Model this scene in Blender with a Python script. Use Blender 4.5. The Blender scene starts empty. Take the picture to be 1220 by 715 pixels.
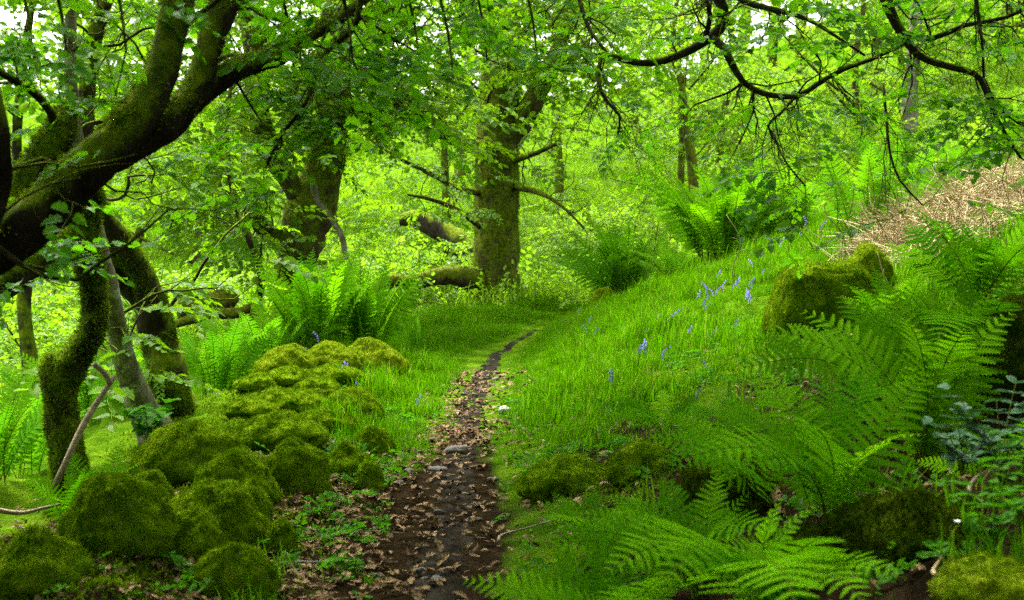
import bpy, math, random
import numpy as np
from mathutils import Vector, Matrix, Euler

# ------------------------------------------------------------------ camera, sky, sun, exposure
SC = bpy.context.scene
C = SC.collection
R = math.radians
FPX, HOR, CAMZ = 1694.4, 300.0, 1.45           # focal length in photo pixels, horizon row, eye height
PITCH = math.atan((357.5 - HOR) / FPX)

cam = bpy.data.cameras.new('camera'); camo = bpy.data.objects.new('camera', cam); C.objects.link(camo)
camo.location = (0, 0, CAMZ); camo.rotation_euler = (R(90) - PITCH, 0, 0)
cam.lens = 50; cam.sensor_width = 36; cam.clip_start = .05; cam.clip_end = 1500
cam.dof.use_dof = True; cam.dof.focus_distance = 9.5; cam.dof.aperture_fstop = 4.0
SC.camera = camo

SUN_EL, SUN_AZ = R(58), R(-28)                  # high, beyond the scene, a little to the left
w = bpy.data.worlds.new('World'); SC.world = w; w.use_nodes = True
nt = w.node_tree; bg = nt.nodes['Background']
sky = nt.nodes.new('ShaderNodeTexSky'); sky.sky_type = 'NISHITA'; sky.sun_disc = False
sky.sun_elevation = SUN_EL; sky.sun_rotation = SUN_AZ; sky.dust_density = 6; sky.air_density = 1.0; sky.ozone_density = 1
hs = nt.nodes.new('ShaderNodeHueSaturation'); hs.inputs['Saturation'].default_value = .12   # cloud cover: the sky is white
nt.links.new(sky.outputs[0], hs.inputs['Color']); nt.links.new(hs.outputs[0], bg.inputs[0])
bg.inputs[1].default_value = .105
sl = bpy.data.lights.new('sun', 'SUN'); sl.energy = 1.5; sl.angle = R(16); sl.color = (1, .95, .84)
so = bpy.data.objects.new('sun', sl); C.objects.link(so)
sd = Vector((math.sin(SUN_AZ) * math.cos(SUN_EL), math.cos(SUN_AZ) * math.cos(SUN_EL), math.sin(SUN_EL)))
so.rotation_euler = sd.to_track_quat('Z', 'Y').to_euler(); so.location = sd * 60
SC.view_settings.view_transform = 'Standard'; SC.view_settings.look = 'None'
SC.view_settings.exposure = 3.15; SC.view_settings.gamma = 1
cy = SC.cycles
cy.max_bounces = 4; cy.diffuse_bounces = 3; cy.glossy_bounces = 1; cy.transmission_bounces = 3
cy.caustics_reflective = False; cy.caustics_refractive = False; cy.use_denoising = False; cy.sample_clamp_indirect = 4

# ------------------------------------------------------------------ helpers
rnd = random.Random(7)
rng = np.random.default_rng(11)

def tag(o, label=None, cat=None, group=None, kind=None):
    if label: o['label'] = label
    if cat: o['category'] = cat
    if group: o['group'] = group
    if kind: o['kind'] = kind
    return o

def P(px, py, D):
    """photo pixel at depth D (metres along +Y) -> world point"""
    a, b = (px - 610) / FPX, (357.5 - py) / FPX
    c, s = math.cos(PITCH), math.sin(PITCH)
    dy, dz = c + b * s, b * c - s
    k = D / dy
    return np.array((a * k, D, CAMZ + dz * k))

def _hash(ix, iy, iz, seed):
    h = (ix * 374761393 + iy * 668265263 + iz * 1274126177 + seed * 974711) & 0x7fffffff
    h = ((h ^ (h >> 13)) * 1103515245) & 0x7fffffff
    h = ((h ^ (h >> 15)) * 12345677) & 0x7fffffff
    return ((h ^ (h >> 14)) & 0xffff) / 65535.0

_GR = np.random.default_rng(5).normal(0, 1, (256, 3)); _GR /= np.linalg.norm(_GR, axis=1)[:, None]
def vn(p, seed=0):
    p = np.asarray(p, float)
    i = np.floor(p).astype(np.int64); f = p - i; w_ = f * f * f * (f * (f * 6 - 15) + 10)
    o = 0
    for dx in (0, 1):
        wx = w_[:, 0] if dx else 1 - w_[:, 0]
        for dy in (0, 1):
            wy = w_[:, 1] if dy else 1 - w_[:, 1]
            for dz in (0, 1):
                wz = w_[:, 2] if dz else 1 - w_[:, 2]
                g = _GR[(_hash(i[:, 0] + dx, i[:, 1] + dy, i[:, 2] + dz, seed) * 255).astype(int)]
                o = o + wx * wy * wz * (g[:, 0] * (f[:, 0] - dx) + g[:, 1] * (f[:, 1] - dy) + g[:, 2] * (f[:, 2] - dz))
    return o * 1.7

def fbm(p, seed=0, oc=3):
    p = np.asarray(p, float); o = 0; a = 1
    for k in range(oc):
        o = o + a * vn(p, seed + k * 17); p = p * 2.03; a *= .5
    return o

def mk(name, V, F, mats, mi=None, smooth=True):
    V = np.ascontiguousarray(V, np.float32); F = np.ascontiguousarray(F, np.int32)
    me = bpy.data.meshes.new(name)
    me.vertices.add(len(V)); me.vertices.foreach_set('co', V.ravel())
    me.loops.add(F.size); me.loops.foreach_set('vertex_index', F.ravel())
    me.polygons.add(len(F)); me.polygons.foreach_set('loop_start', np.arange(0, F.size, F.shape[1], dtype=np.int32))
    for m in (mats if isinstance(mats, (list, tuple)) else [mats]): me.materials.append(m)
    if mi is not None: me.polygons.foreach_set('material_index', np.ascontiguousarray(mi, np.int32))
    me.polygons.foreach_set('use_smooth', np.full(len(F), smooth))
    me.update(calc_edges=True)
    return me

def ob(name, me, parent=None, loc=None):
    o = bpy.data.objects.new(name, me); C.objects.link(o)
    if parent is not None: o.parent = parent
    if loc is not None: o.location = loc
    return o

def empty(name, loc=(0, 0, 0), rz=0):
    o = bpy.data.objects.new(name, None); C.objects.link(o)
    o.location = loc; o.rotation_euler = (0, 0, rz); o.empty_display_size = .1
    return o

class MB:
    def __init__(s): s.V = []; s.F = []; s.M = []; s.n = 0
    def add(s, V, F, m=0):
        F = np.asarray(F)
        if F.shape[1] == 4: F = np.concatenate([F[:, [0, 1, 2]], F[:, [0, 2, 3]]])
        s.V.append(np.asarray(V, float)); s.F.append(F + s.n); s.M.append(np.full(len(F), m)); s.n += len(V)
    def mesh(s, name, mats, smooth=True):
        return mk(name, np.concatenate(s.V), np.concatenate(s.F), mats, np.concatenate(s.M), smooth)

def spline(pts, step):
    """Catmull-Rom through rows (any columns; the first three are position)"""
    pts = np.asarray(pts, float); n = len(pts)
    q = np.vstack([2 * pts[0] - pts[1], pts, 2 * pts[-1] - pts[-2]]); out = []
    for i in range(n - 1):
        p0, p1, p2, p3 = q[i:i + 4]
        m = max(2, int(np.linalg.norm(p2[:3] - p1[:3]) / step))
        t = (np.arange(m) / m)[:, None]
        out.append(.5 * (2 * p1 + (p2 - p0) * t + (2 * p0 - 5 * p1 + 4 * p2 - p3) * t ** 2 + (3 * p1 - p0 - 3 * p2 + p3) * t ** 3))
    out.append(pts[-1:])
    return np.vstack(out)

def tube(pts, rad, sides=6, lump=0., seed=0, cap=True):
    pts = np.asarray(pts, float); rad = np.asarray(rad, float); m = len(pts)
    T = np.gradient(pts, axis=0); T /= np.linalg.norm(T, axis=1)[:, None] + 1e-9
    up = np.array((0, 0, 1.)) if abs(T[0, 2]) < .9 else np.array((1., 0, 0))
    N = np.zeros_like(pts); v = np.cross(T[0], up); v /= np.linalg.norm(v)
    for i in range(m):
        v = v - T[i] * v.dot(T[i]); v /= np.linalg.norm(v) + 1e-9; N[i] = v
    B = np.cross(T, N)
    a = np.arange(sides) * 2 * math.pi / sides
    dirs = N[:, None, :] * np.cos(a)[None, :, None] + B[:, None, :] * np.sin(a)[None, :, None]
    r = np.repeat(rad[:, None], sides, 1)
    if lump:
        q = (pts[:, None, :] + dirs * rad[:, None, None]).reshape(-1, 3)
        r = r * (1 + lump * fbm(q * 5.5, seed) .reshape(m, sides) + lump * .5 * fbm(q * 22, seed + 5, 2).reshape(m, sides))
    V = (pts[:, None, :] + dirs * r[:, :, None]).reshape(-1, 3)
    i = np.arange(m - 1)[:, None] * sides; j = np.arange(sides)[None, :]; k = (j + 1) % sides
    F = np.stack([i + j, i + k, i + sides + k, i + sides + j], -1).reshape(-1, 4)
    F = np.concatenate([F[:, [0, 1, 2]], F[:, [0, 2, 3]]])
    if cap:
        for ring, p, fl in ((0, pts[0], 1), (m - 1, pts[-1] + T[-1] * rad[-1] * .35, 0)):
            c = len(V); V = np.vstack([V, p[None]]); a0 = ring * sides + np.arange(sides); b0 = ring * sides + (np.arange(sides) + 1) % sides
            F = np.vstack([F, np.stack([b0, a0, np.full(sides, c)] if fl else [a0, b0, np.full(sides, c)], 1)])
    return V, F

# ------------------------------------------------------------------ materials
def nodes(name):
    m = bpy.data.materials.new(name); m.use_nodes = True; t = m.node_tree; t.nodes.clear()
    return m, t, t.nodes.new('ShaderNodeOutputMaterial')
def nd(t, typ, **kw):
    n = t.nodes.new(typ)
    for k, v in kw.items():
        if k in n.inputs: n.inputs[k].default_value = v
        else: setattr(n, k, v)
    return n
def mixc(t, fac, a, b):
    n = t.nodes.new('ShaderNodeMix'); n.data_type = 'RGBA'
    for s, v in ((n.inputs[0], fac), (n.inputs[6], a), (n.inputs[7], b)):
        if hasattr(v, 'links'): t.links.new(v, s)
        elif isinstance(v, tuple): s.default_value = (*v, 1)
        else: s.default_value = v
    return n.outputs[2]
def ramp(t, inp, lo, hi):
    n = nd(t, 'ShaderNodeMapRange'); n.inputs[1].default_value = lo; n.inputs[2].default_value = hi
    t.links.new(inp, n.inputs[0]); return n.outputs[0]
def noise(t, scale, detail=4, rough=.55, vec=None):
    n = nd(t, 'ShaderNodeTexNoise', Scale=scale, Detail=detail, Roughness=rough)
    if vec is None:
        g = t.nodes.get('TC') or t.nodes.new('ShaderNodeTexCoord'); g.name = 'TC'; vec = g.outputs['Object']
    t.links.new(vec, n.inputs['Vector']); return n.outputs['Fac']
def math_(t, op, a, b):
    n = nd(t, 'ShaderNodeMath'); n.operation = op
    for s, v in ((n.inputs[0], a), (n.inputs[1], b)):
        if hasattr(v, 'links'): t.links.new(v, s)
        else: s.default_value = v
    return n.outputs[0]

def leaf_mat(name, a, b, trans=.45, third=None, rough=.5, tint=(1.5, 1.35, .55), spec=.35, isl=.5):
    m, t, out = nodes(name)
    g = nd(t, 'ShaderNodeNewGeometry'); oi = nd(t, 'ShaderNodeObjectInfo')
    f = math_(t, 'ADD', math_(t, 'MULTIPLY', g.outputs['Random Per Island'], isl), math_(t, 'MULTIPLY', oi.outputs['Random'], 1 - isl))
    col = mixc(t, f, a, b)
    if third: col = mixc(t, ramp(t, g.outputs['Random Per Island'], .93, .95), col, third)
    p = nd(t, 'ShaderNodeBsdfPrincipled', Roughness=rough); p.inputs['Specular IOR Level'].default_value = spec
    t.links.new(col, p.inputs['Base Color'])
    mul = t.nodes.new('ShaderNodeMix'); mul.data_type = 'RGBA'; mul.blend_type = 'MULTIPLY'; mul.inputs[0].default_value = 1
    t.links.new(col, mul.inputs[6]); mul.inputs[7].default_value = (*tint, 1)
    tr = nd(t, 'ShaderNodeBsdfTranslucent'); t.links.new(mul.outputs[2], tr.inputs[0])
    mx = nd(t, 'ShaderNodeMixShader'); mx.inputs[0].default_value = trans
    t.links.new(p.outputs[0], mx.inputs[1]); t.links.new(tr.outputs[0], mx.inputs[2]); t.links.new(mx.outputs[0], out.inputs[0])
    return m

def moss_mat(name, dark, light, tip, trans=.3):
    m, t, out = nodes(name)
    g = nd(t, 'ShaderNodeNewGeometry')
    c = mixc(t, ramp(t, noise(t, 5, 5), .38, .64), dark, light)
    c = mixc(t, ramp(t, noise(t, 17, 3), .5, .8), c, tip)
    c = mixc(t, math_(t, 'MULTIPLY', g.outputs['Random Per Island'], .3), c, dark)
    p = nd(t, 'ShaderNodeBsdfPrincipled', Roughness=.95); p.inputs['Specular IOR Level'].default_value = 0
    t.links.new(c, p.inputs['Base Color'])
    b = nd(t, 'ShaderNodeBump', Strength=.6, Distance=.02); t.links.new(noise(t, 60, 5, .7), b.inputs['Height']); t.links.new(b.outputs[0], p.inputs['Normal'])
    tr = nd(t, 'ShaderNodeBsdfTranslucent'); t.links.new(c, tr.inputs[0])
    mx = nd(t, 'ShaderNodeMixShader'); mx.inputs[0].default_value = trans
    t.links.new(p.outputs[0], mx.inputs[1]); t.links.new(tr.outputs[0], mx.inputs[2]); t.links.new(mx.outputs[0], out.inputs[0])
    return m

def bark_mat(name, dark, light, moss=None, amount=.5, scale=14, lichen=0):
    """furrowed bark; moss grows on what faces up, in patches"""
    m, t, out = nodes(name)
    tc = nd(t, 'ShaderNodeTexCoord'); tc.name = 'TC'
    mp = nd(t, 'ShaderNodeMapping'); mp.inputs['Scale'].default_value = (1, 1, .22); t.links.new(tc.outputs['Object'], mp.inputs[0])
    f = noise(t, scale, 6, .65, mp.outputs[0])
    c = mixc(t, ramp(t, f, .35, .65), dark, light)
    if lichen: c = mixc(t, math_(t, 'MULTIPLY', ramp(t, noise(t, 9, 4), .56, .62), lichen), c, (.33, .35, .28))
    h = f
    if moss:
        g = nd(t, 'ShaderNodeNewGeometry'); sx = nd(t, 'ShaderNodeSeparateXYZ'); t.links.new(g.outputs['Normal'], sx.inputs[0])
        k = math_(t, 'ADD', math_(t, 'MULTIPLY', sx.outputs[2], .35), noise(t, 4.5, 5, .6))
        k = ramp(t, k, .78 - amount * .5, .92 - amount * .5)
        mc = mixc(t, ramp(t, noise(t, 22, 4), .35, .65), moss[0], moss[1])
        c = mixc(t, k, c, mc)
    p = nd(t, 'ShaderNodeBsdfPrincipled', Roughness=.88); p.inputs['Specular IOR Level'].default_value = .04
    t.links.new(c, p.inputs['Base Color'])
    b = nd(t, 'ShaderNodeBump', Strength=.9, Distance=.025); t.links.new(h, b.inputs['Height']); t.links.new(b.outputs[0], p.inputs['Normal'])
    t.links.new(p.outputs[0], out.inputs[0])
    return m

def plain_mat(name, a, b, scale=20, rough=.85, bump=.5, island=False, spec=.25):
    m, t, out = nodes(name)
    f = ramp(t, noise(t, scale, 5, .65), .3, .7)
    if island:
        g = nd(t, 'ShaderNodeNewGeometry'); oi = nd(t, 'ShaderNodeObjectInfo')
        f = math_(t, 'FRACT', math_(t, 'ADD', math_(t, 'ADD', g.outputs['Random Per Island'], oi.outputs['Random']), math_(t, 'MULTIPLY', f, .3)), 0)
    p = nd(t, 'ShaderNodeBsdfPrincipled', Roughness=rough); p.inputs['Specular IOR Level'].default_value = spec
    t.links.new(mixc(t, f, a, b), p.inputs['Base Color'])
    if bump:
        bn = nd(t, 'ShaderNodeBump', Strength=bump, Distance=.01); t.links.new(noise(t, scale * 3, 5, .7), bn.inputs['Height']); t.links.new(bn.outputs[0], p.inputs['Normal'])
    t.links.new(p.outputs[0], out.inputs[0])
    return m

MOSSC = ((.050, .085, .003), (.150, .190, .006))
GT = (1.25, 1.35, .40)
M = dict(
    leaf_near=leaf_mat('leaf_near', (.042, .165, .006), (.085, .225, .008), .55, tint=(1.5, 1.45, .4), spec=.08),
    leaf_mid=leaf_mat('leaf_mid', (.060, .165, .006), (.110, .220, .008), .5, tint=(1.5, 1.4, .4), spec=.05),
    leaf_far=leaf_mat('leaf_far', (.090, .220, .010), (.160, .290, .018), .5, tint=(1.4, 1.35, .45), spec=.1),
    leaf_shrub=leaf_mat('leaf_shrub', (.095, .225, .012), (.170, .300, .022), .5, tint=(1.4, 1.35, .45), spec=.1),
    fern=leaf_mat('fern', (.028, .125, .002), (.120, .290, .005), .38, rough=.6, tint=GT, spec=0, isl=.12),  # wide tone spread per frond imitates lit and shaded fronds
    fern_far=leaf_mat('fern_far', (.040, .165, .005), (.110, .260, .009), .42, rough=.6, tint=GT, spec=0, isl=.15),
    stalk=plain_mat('stalk', (.05, .045, .010), (.09, .12, .012), 30, .8, 0, spec=0),
    grass=leaf_mat('grass', (.034, .125, .001), (.074, .178, .003), .45, third=(.16, .19, .04), rough=.6, tint=GT, spec=0),
    grass_far=leaf_mat('grass_far', (.100, .230, .008), (.180, .300, .016), .45, rough=.6, tint=GT, spec=.1),
    herb=leaf_mat('herb', (.030, .125, .006), (.060, .180, .008), .40, tint=GT, spec=.02),
    bluish=leaf_mat('bluish', (.030, .095, .040), (.055, .130, .055), .25, rough=.6, tint=(1.2, 1.2, .8), spec=.1),
    moss=moss_mat('moss', (.042, .092, .001), (.150, .255, .005), (.25, .33, .010)),
    moss_gold=moss_mat('moss_gold', (.085, .145, .003), (.200, .280, .008), (.29, .34, .015)),
    moss_shaded=moss_mat('moss_shaded', (.018, .036, .001), (.060, .098, .003), (.12, .16, .006)),  # darker copy of moss; the shade around these stones is in its colour
    bark=bark_mat('bark', (.008, .006, .004), (.038, .029, .018), MOSSC, .66),
    bark_oak=bark_mat('bark_oak', (.016, .012, .006), (.095, .074, .038), ((.050, .072, .004), (.140, .165, .010)), .78, 10),
    bark_pale=bark_mat('bark_pale', (.075, .065, .045), (.200, .175, .125), ((.05, .065, .01), (.11, .12, .02)), .35, 18, .6),
    bark_twig=bark_mat('bark_twig', (.016, .013, .009), (.050, .040, .026), MOSSC, .35, 20),
    dead=plain_mat('dead_wood', (.10, .070, .040), (.27, .21, .13), 25),
    litter=plain_mat('litter', (.050, .026, .011), (.260, .165, .080), 14, .75, .2, True, spec=.05),
    bracken=plain_mat('dead_bracken', (.15, .100, .040), (.42, .320, .155), 14, .8, 0, True),
    stone=plain_mat('stone', (.035, .030, .022), (.120, .105, .080), 16, .8, .8),
    stone_pale=plain_mat('stone_pale', (.16, .15, .12), (.36, .34, .29), 16, .8, .5),
    blue=leaf_mat('bluebell_blue', (.15, .14, .48), (.26, .24, .62), .35, rough=.6, tint=(1, 1, 1)),
    white=plain_mat('white_petal', (.75, .75, .72), (.82, .82, .80), 10, .6, 0),
)

# ------------------------------------------------------------------ terrain
_PT = [(528, 712, 5.4), (534, 640, 6.5), (545, 560, 8.2), (560, 500, 10.3), (577, 450, 13), (602, 422, 15.3), (645, 398, 18), (700, 378, 21), (770, 360, 25)]
_W = np.array([P(*q) for q in _PT])
_py = np.concatenate([[-20, 0, 3], _W[:, 1], [32, 45, 400]])
_px = np.concatenate([[-.25, -.25, -.25], _W[:, 0], [4.5, 8, 40]])
_pz = np.concatenate([[.05, .06, .09], _W[:, 2], [.7, .8, 1]])
_yy = np.linspace(-20, 400, 8401)
def _sm(v):
    k = np.ones(41) / 41; e = np.concatenate([np.full(20, v[0]), v, np.full(20, v[-1])]); return np.convolve(e, k, 'valid')
_xs_, _zs_ = _sm(np.interp(_yy, _py, _px)), _sm(np.interp(_yy, _py, _pz))
def xc(y): return np.interp(y, _yy, _xs_)
def zp(y): return np.interp(y, _yy, _zs_)
def sstep(a, b, x):
    t = np.clip((x - a) / (b - a), 0, 1); return t * t * (3 - 2 * t)
def sp(x, k): return (np.sqrt(x * x + k * k) + x) / 2

def H(x, y):
    x = np.atleast_1d(np.asarray(x, float)); y = np.atleast_1d(np.asarray(y, float)); x, y = np.broadcast_arrays(x, y)
    u = x - xc(y)
    z = zp(y).copy()
    s = .36 + .05 * sstep(8, 18, y)
    r = s * sp(u - .32, .15); z = z + np.where(r < 9, r, 9 + (r - 9) * .3)
    d = sp(-u - 2.3, .5); z = z - 1.7 * (1 - np.exp(-d * .24))
    z = z + (.13 + .14 * sstep(8.5, 10.5, y)) * np.exp(-((u + 1.35) / .5) ** 2) * sstep(14, 12, y)
    z = z + 36 * (1 - np.exp(-.22 * sp(y - 33, 5) / 36)) * (1 + .0 * x)
    z = z - .32 * np.exp(-(((x - 1.95) / .42) ** 2 + ((y - 5.45) / .5) ** 2))
    p = np.stack([x, y, 0 * x], -1)
    edge = np.clip(np.abs(u) - .2, 0, 1)
    z = z + .10 * edge * fbm(p * .7, 3) + .035 * (.35 + edge) * fbm(p * 3.1, 9, 3) + .5 * sstep(14, 40, y) * fbm(p * .16, 21)
    return z
def h1(x, y): return float(H(x, y)[0])
def on(px, D, sink=0.):
    x = float(P(px, 357, D)[0]); return np.array((x, D, h1(x, D) - sink))

gx = np.concatenate([-np.geomspace(6, 160, 46)[::-1], np.arange(-5.9, 8.0, .075), np.geomspace(8.05, 170, 46)])
gy = np.concatenate([np.linspace(-14, 2, 14), np.arange(2.1, 17, .075), np.geomspace(17.1, 330, 110)])
X, Y = np.meshgrid(gx, gy)
Z = H(X.ravel(), Y.ravel())
V = np.stack([X.ravel(), Y.ravel(), Z], -1)
nx, ny = len(gx), len(gy)
i = (np.arange(ny - 1)[:, None] * nx + np.arange(nx - 1)[None, :]).ravel()
gm, t, out = nodes('ground')
at = nd(t, 'ShaderNodeAttribute'); at.attribute_name = 'green'
soil = mixc(t, ramp(t, noise(t, 6, 6, .7), .35, .68), (.008, .006, .003), (.035, .023, .011))
grn = mixc(t, ramp(t, noise(t, 3, 5), .35, .65), (.025, .070, .002), (.075, .140, .005))
k = ramp(t, math_(t, 'ADD', math_(t, 'MULTIPLY', at.outputs['Fac'], 1.0), math_(t, 'MULTIPLY', noise(t, 2.2, 5, .65), .9)), .72, .98)
p = nd(t, 'ShaderNodeBsdfPrincipled', Roughness=.95); p.inputs['Specular IOR Level'].default_value = 0
t.links.new(mixc(t, k, soil, grn), p.inputs['Base Color'])
b = nd(t, 'ShaderNodeBump', Strength=.9, Distance=.04); t.links.new(noise(t, 26, 6, .75), b.inputs['Height']); t.links.new(b.outputs[0], p.inputs['Normal'])
t.links.new(p.outputs[0], out.inputs[0])
me = mk('ground', V, np.stack([i, i + 1, i + nx + 1, i + nx], -1), gm)
U = X.ravel() - xc(Y.ravel()); Yr = Y.ravel()
green = np.clip(.50 * sstep(.14, .30, np.abs(U)) - .42 * sstep(-.1, -.4, U) * sstep(-2.3, -1.7, U) * sstep(8.2, 7.0, Yr) + .75 * sstep(7.0, 10.0, Yr) - .35 * sstep(.4, .8, U) * sstep(9.2, 8, Yr) + .8 * sstep(-2.4, -3.2, U), 0, 1)
a_ = me.attributes.new('green', 'FLOAT', 'POINT'); a_.data.foreach_set('value', green.astype(np.float32))
tag(ob('ground', me), 'mossy woodland soil rising to a bank on one side', kind='structure')

# trodden path: a low strip whose edges dive under the ground
ys = np.arange(2.2, 17.6, .035); K = 17
uu = np.linspace(-1, 1, K)
hw = .165 + .035 * fbm(np.stack([ys * 1.3, 0 * ys, 0 * ys], -1), 40) + .01 * sstep(9, 5.5, ys) - .11 * sstep(11, 17, ys)
mid = xc(ys) + .05 * fbm(np.stack([ys * .8, 0 * ys + 7, 0 * ys], -1), 41)
PX = mid[:, None] + uu[None] * hw[:, None] * (1 + .18 * fbm(np.stack(np.broadcast_arrays(ys[:, None] * 6, np.sign(uu)[None] * 5., 0.), -1).reshape(-1, 3), 43).reshape(len(ys), K))
PY = np.repeat(ys[:, None], K, 1)
q = np.stack([PX.ravel(), PY.ravel(), 0 * PX.ravel()], -1)
PZ = H(PX.ravel(), PY.ravel()) + .012 + .014 * fbm(q * 14, 44, 3) - np.tile(.06 * np.abs(uu) ** 4, len(ys)) - np.tile(.008 * (1 - uu ** 2), len(ys))
i = (np.arange(len(ys) - 1)[:, None] * K + np.arange(K - 1)[None]).ravel()
pm = plain_mat('path_soil', (.006, .005, .004), (.030, .025, .018), 9, .9, 1.0, spec=0)
tag(ob('path', mk('path', np.stack([PX.ravel(), PY.ravel(), PZ], -1), np.stack([i, i + 1, i + K + 1, i + K], -1), pm)),
    'narrow trodden earth path winding up through the grass', kind='structure')

# ------------------------------------------------------------------ scattering (one object of stuff, or a crown)
def scatter(name, pts, rot, scl, protos, idx=None, parent=None):
    n = len(pts)
    me = bpy.data.meshes.new(name); me.vertices.add(n)
    me.vertices.foreach_set('co', np.ascontiguousarray(pts, np.float32).ravel())
    a = me.attributes.new('rot', 'FLOAT_VECTOR', 'POINT'); a.data.foreach_set('vector', np.ascontiguousarray(rot, np.float32).ravel())
    a = me.attributes.new('scl', 'FLOAT', 'POINT'); a.data.foreach_set('value', np.ascontiguousarray(scl, np.float32))
    if idx is None: idx = rng.integers(0, len(protos), n)
    a = me.attributes.new('pick', 'INT', 'POINT'); a.data.foreach_set('value', np.ascontiguousarray(idx, np.int32))
    o = ob(name, me, parent)
    g = bpy.data.node_groups.new('scatter', 'GeometryNodeTree')
    g.interface.new_socket('Geometry', in_out='INPUT', socket_type='NodeSocketGeometry')
    g.interface.new_socket('Geometry', in_out='OUTPUT', socket_type='NodeSocketGeometry')
    N = g.nodes.new; L = g.links.new
    gi = N('NodeGroupInput'); go = N('NodeGroupOutput')
    mp = N('GeometryNodeMeshToPoints'); L(gi.outputs[0], mp.inputs[0])
    ip = N('GeometryNodeInstanceOnPoints'); L(mp.outputs[0], ip.inputs['Points'])
    jn = N('GeometryNodeGeometryToInstance')
    for pr in reversed(protos):
        oi = N('GeometryNodeObjectInfo'); oi.inputs['Object'].default_value = pr; oi.inputs['As Instance'].default_value = False
        L(oi.outputs['Geometry'], jn.inputs[0])
    L(jn.outputs[0], ip.inputs['Instance']); ip.inputs['Pick Instance'].default_value = True
    for nm, ty, so_ in (('rot', 'FLOAT_VECTOR', 'Rotation'), ('scl', 'FLOAT', 'Scale'), ('pick', 'INT', 'Instance Index')):
        na = N('GeometryNodeInputNamedAttribute'); na.data_type = ty; na.inputs['Name'].default_value = nm
        L(na.outputs[0], ip.inputs[so_])
    L(ip.outputs[0], go.inputs[0])
    md = o.modifiers.new('scatter', 'NODES'); md.node_group = g
    return o
def proto(me): return bpy.data.objects.new(me.name, me)      # never linked: only its mesh is used

# leaves ---------------------------------------------------------
def leaf_shape(kind):
    if kind == 'lobed':
        h = [(0, 0), (-.06, .22), (.10, .44), (.30, .34), (.40, .50), (.58, .30), (.74, .26), (1, 0)]
    elif kind == 'oval':
        h = [(0, 0), (.12, .22), (.40, .33), (.72, .24), (1, 0)]
    else:
        h = [(0, 0), (.45, .32), (1, 0)]
    V = [(x, 0, 0) for x in (0, .5, 1)]
    F = []
    for s in (1, -1):
        b = len(V); V += [(x, s * y, .30 * y - .10 * x * x) for x, y in h[1:-1]]
        ids = [0] + list(range(b, len(V))) + [2]
        for a, c in zip(ids[:-1], ids[1:]):
            F.append((1, a, c) if s < 0 else (1, c, a))
    V = np.array(V); V[1, 2] = -.03; V[2, 2] = -.12
    return V, np.array(F)

def basis(d, n):
    x = d / (np.linalg.norm(d) + 1e-9); z = n - x * n.dot(x); z /= np.linalg.norm(z) + 1e-9
    return np.stack([x, np.cross(z, x), z], 0)

def spray(name, kind, n, length, size, mats, seed, droop=.15, tilt=.35, twigr=.0022, pair=False, curve=.2):
    r = np.random.default_rng(seed); mb = MB()
    LV, LF = leaf_shape(kind)
    tt = np.linspace(0, 1, 6)
    ax = np.stack([tt * length, .08 * length * np.sin(tt * 5 + seed), -curve * length * tt ** 2], -1)
    for k in range(n):
        f = .12 + .88 * (k + .5) / n
        pos = np.array([np.interp(f, tt, ax[:, j]) for j in range(3)])
        s = 1 if (k % 2) else -1
        ang = s * (R(62) * (1 - .75 * f ** 3) + r.normal(0, .2))
        d = np.array((math.cos(ang), math.sin(ang), -droop + r.normal(0, .16)))
        nrm = np.array((r.normal(0, tilt), r.normal(0, tilt), 1.))
        B = basis(d, nrm); sz = size * r.uniform(.6, 1.15) * (1 - .25 * f)
        stem = pos + B[0] * sz * .28
        mb.add(LV * sz @ B + stem, LF, 0)
        if twigr: 
            V, F = tube(np.array([pos, stem]), [twigr * .5, twigr * .4], 3, cap=False); mb.add(V, F, 1)
    if twigr:
        V, F = tube(ax, np.linspace(twigr, twigr * .4, 6), 3, cap=False); mb.add(V, F, 1)
    return proto(mb.mesh(name, mats, smooth=False))

SP_near = [spray('leafy_twig', 'lobed', 11 + k, .30 + .05 * k, .070, [M['leaf_near'], M['bark_twig']], 100 + k) for k in range(4)]
SP_mid = [spray('leafy_twig', 'lobed', 12 + k, .36 + .05 * k, .082, [M['leaf_mid'], M['bark_twig']], 120 + k, .2, .45) for k in range(4)]
SP_oak = [spray('leafy_twig', 'oval', 16 + k, .48 + .06 * k, .115, [M['leaf_mid'], M['bark_twig']], 140 + k, .25, .55, .004) for k in range(4)]
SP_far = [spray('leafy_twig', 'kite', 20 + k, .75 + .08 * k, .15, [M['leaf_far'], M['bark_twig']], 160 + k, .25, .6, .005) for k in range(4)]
SP_shrub = [spray('leafy_twig', 'oval', 13 + k, .45 + .05 * k, .10, [M['leaf_shrub'], M['bark_twig']], 180 + k, .1, .55, .003) for k in range(4)]

def euler_from(az, pitch, roll): return np.stack([roll, pitch, az], -1)

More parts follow.
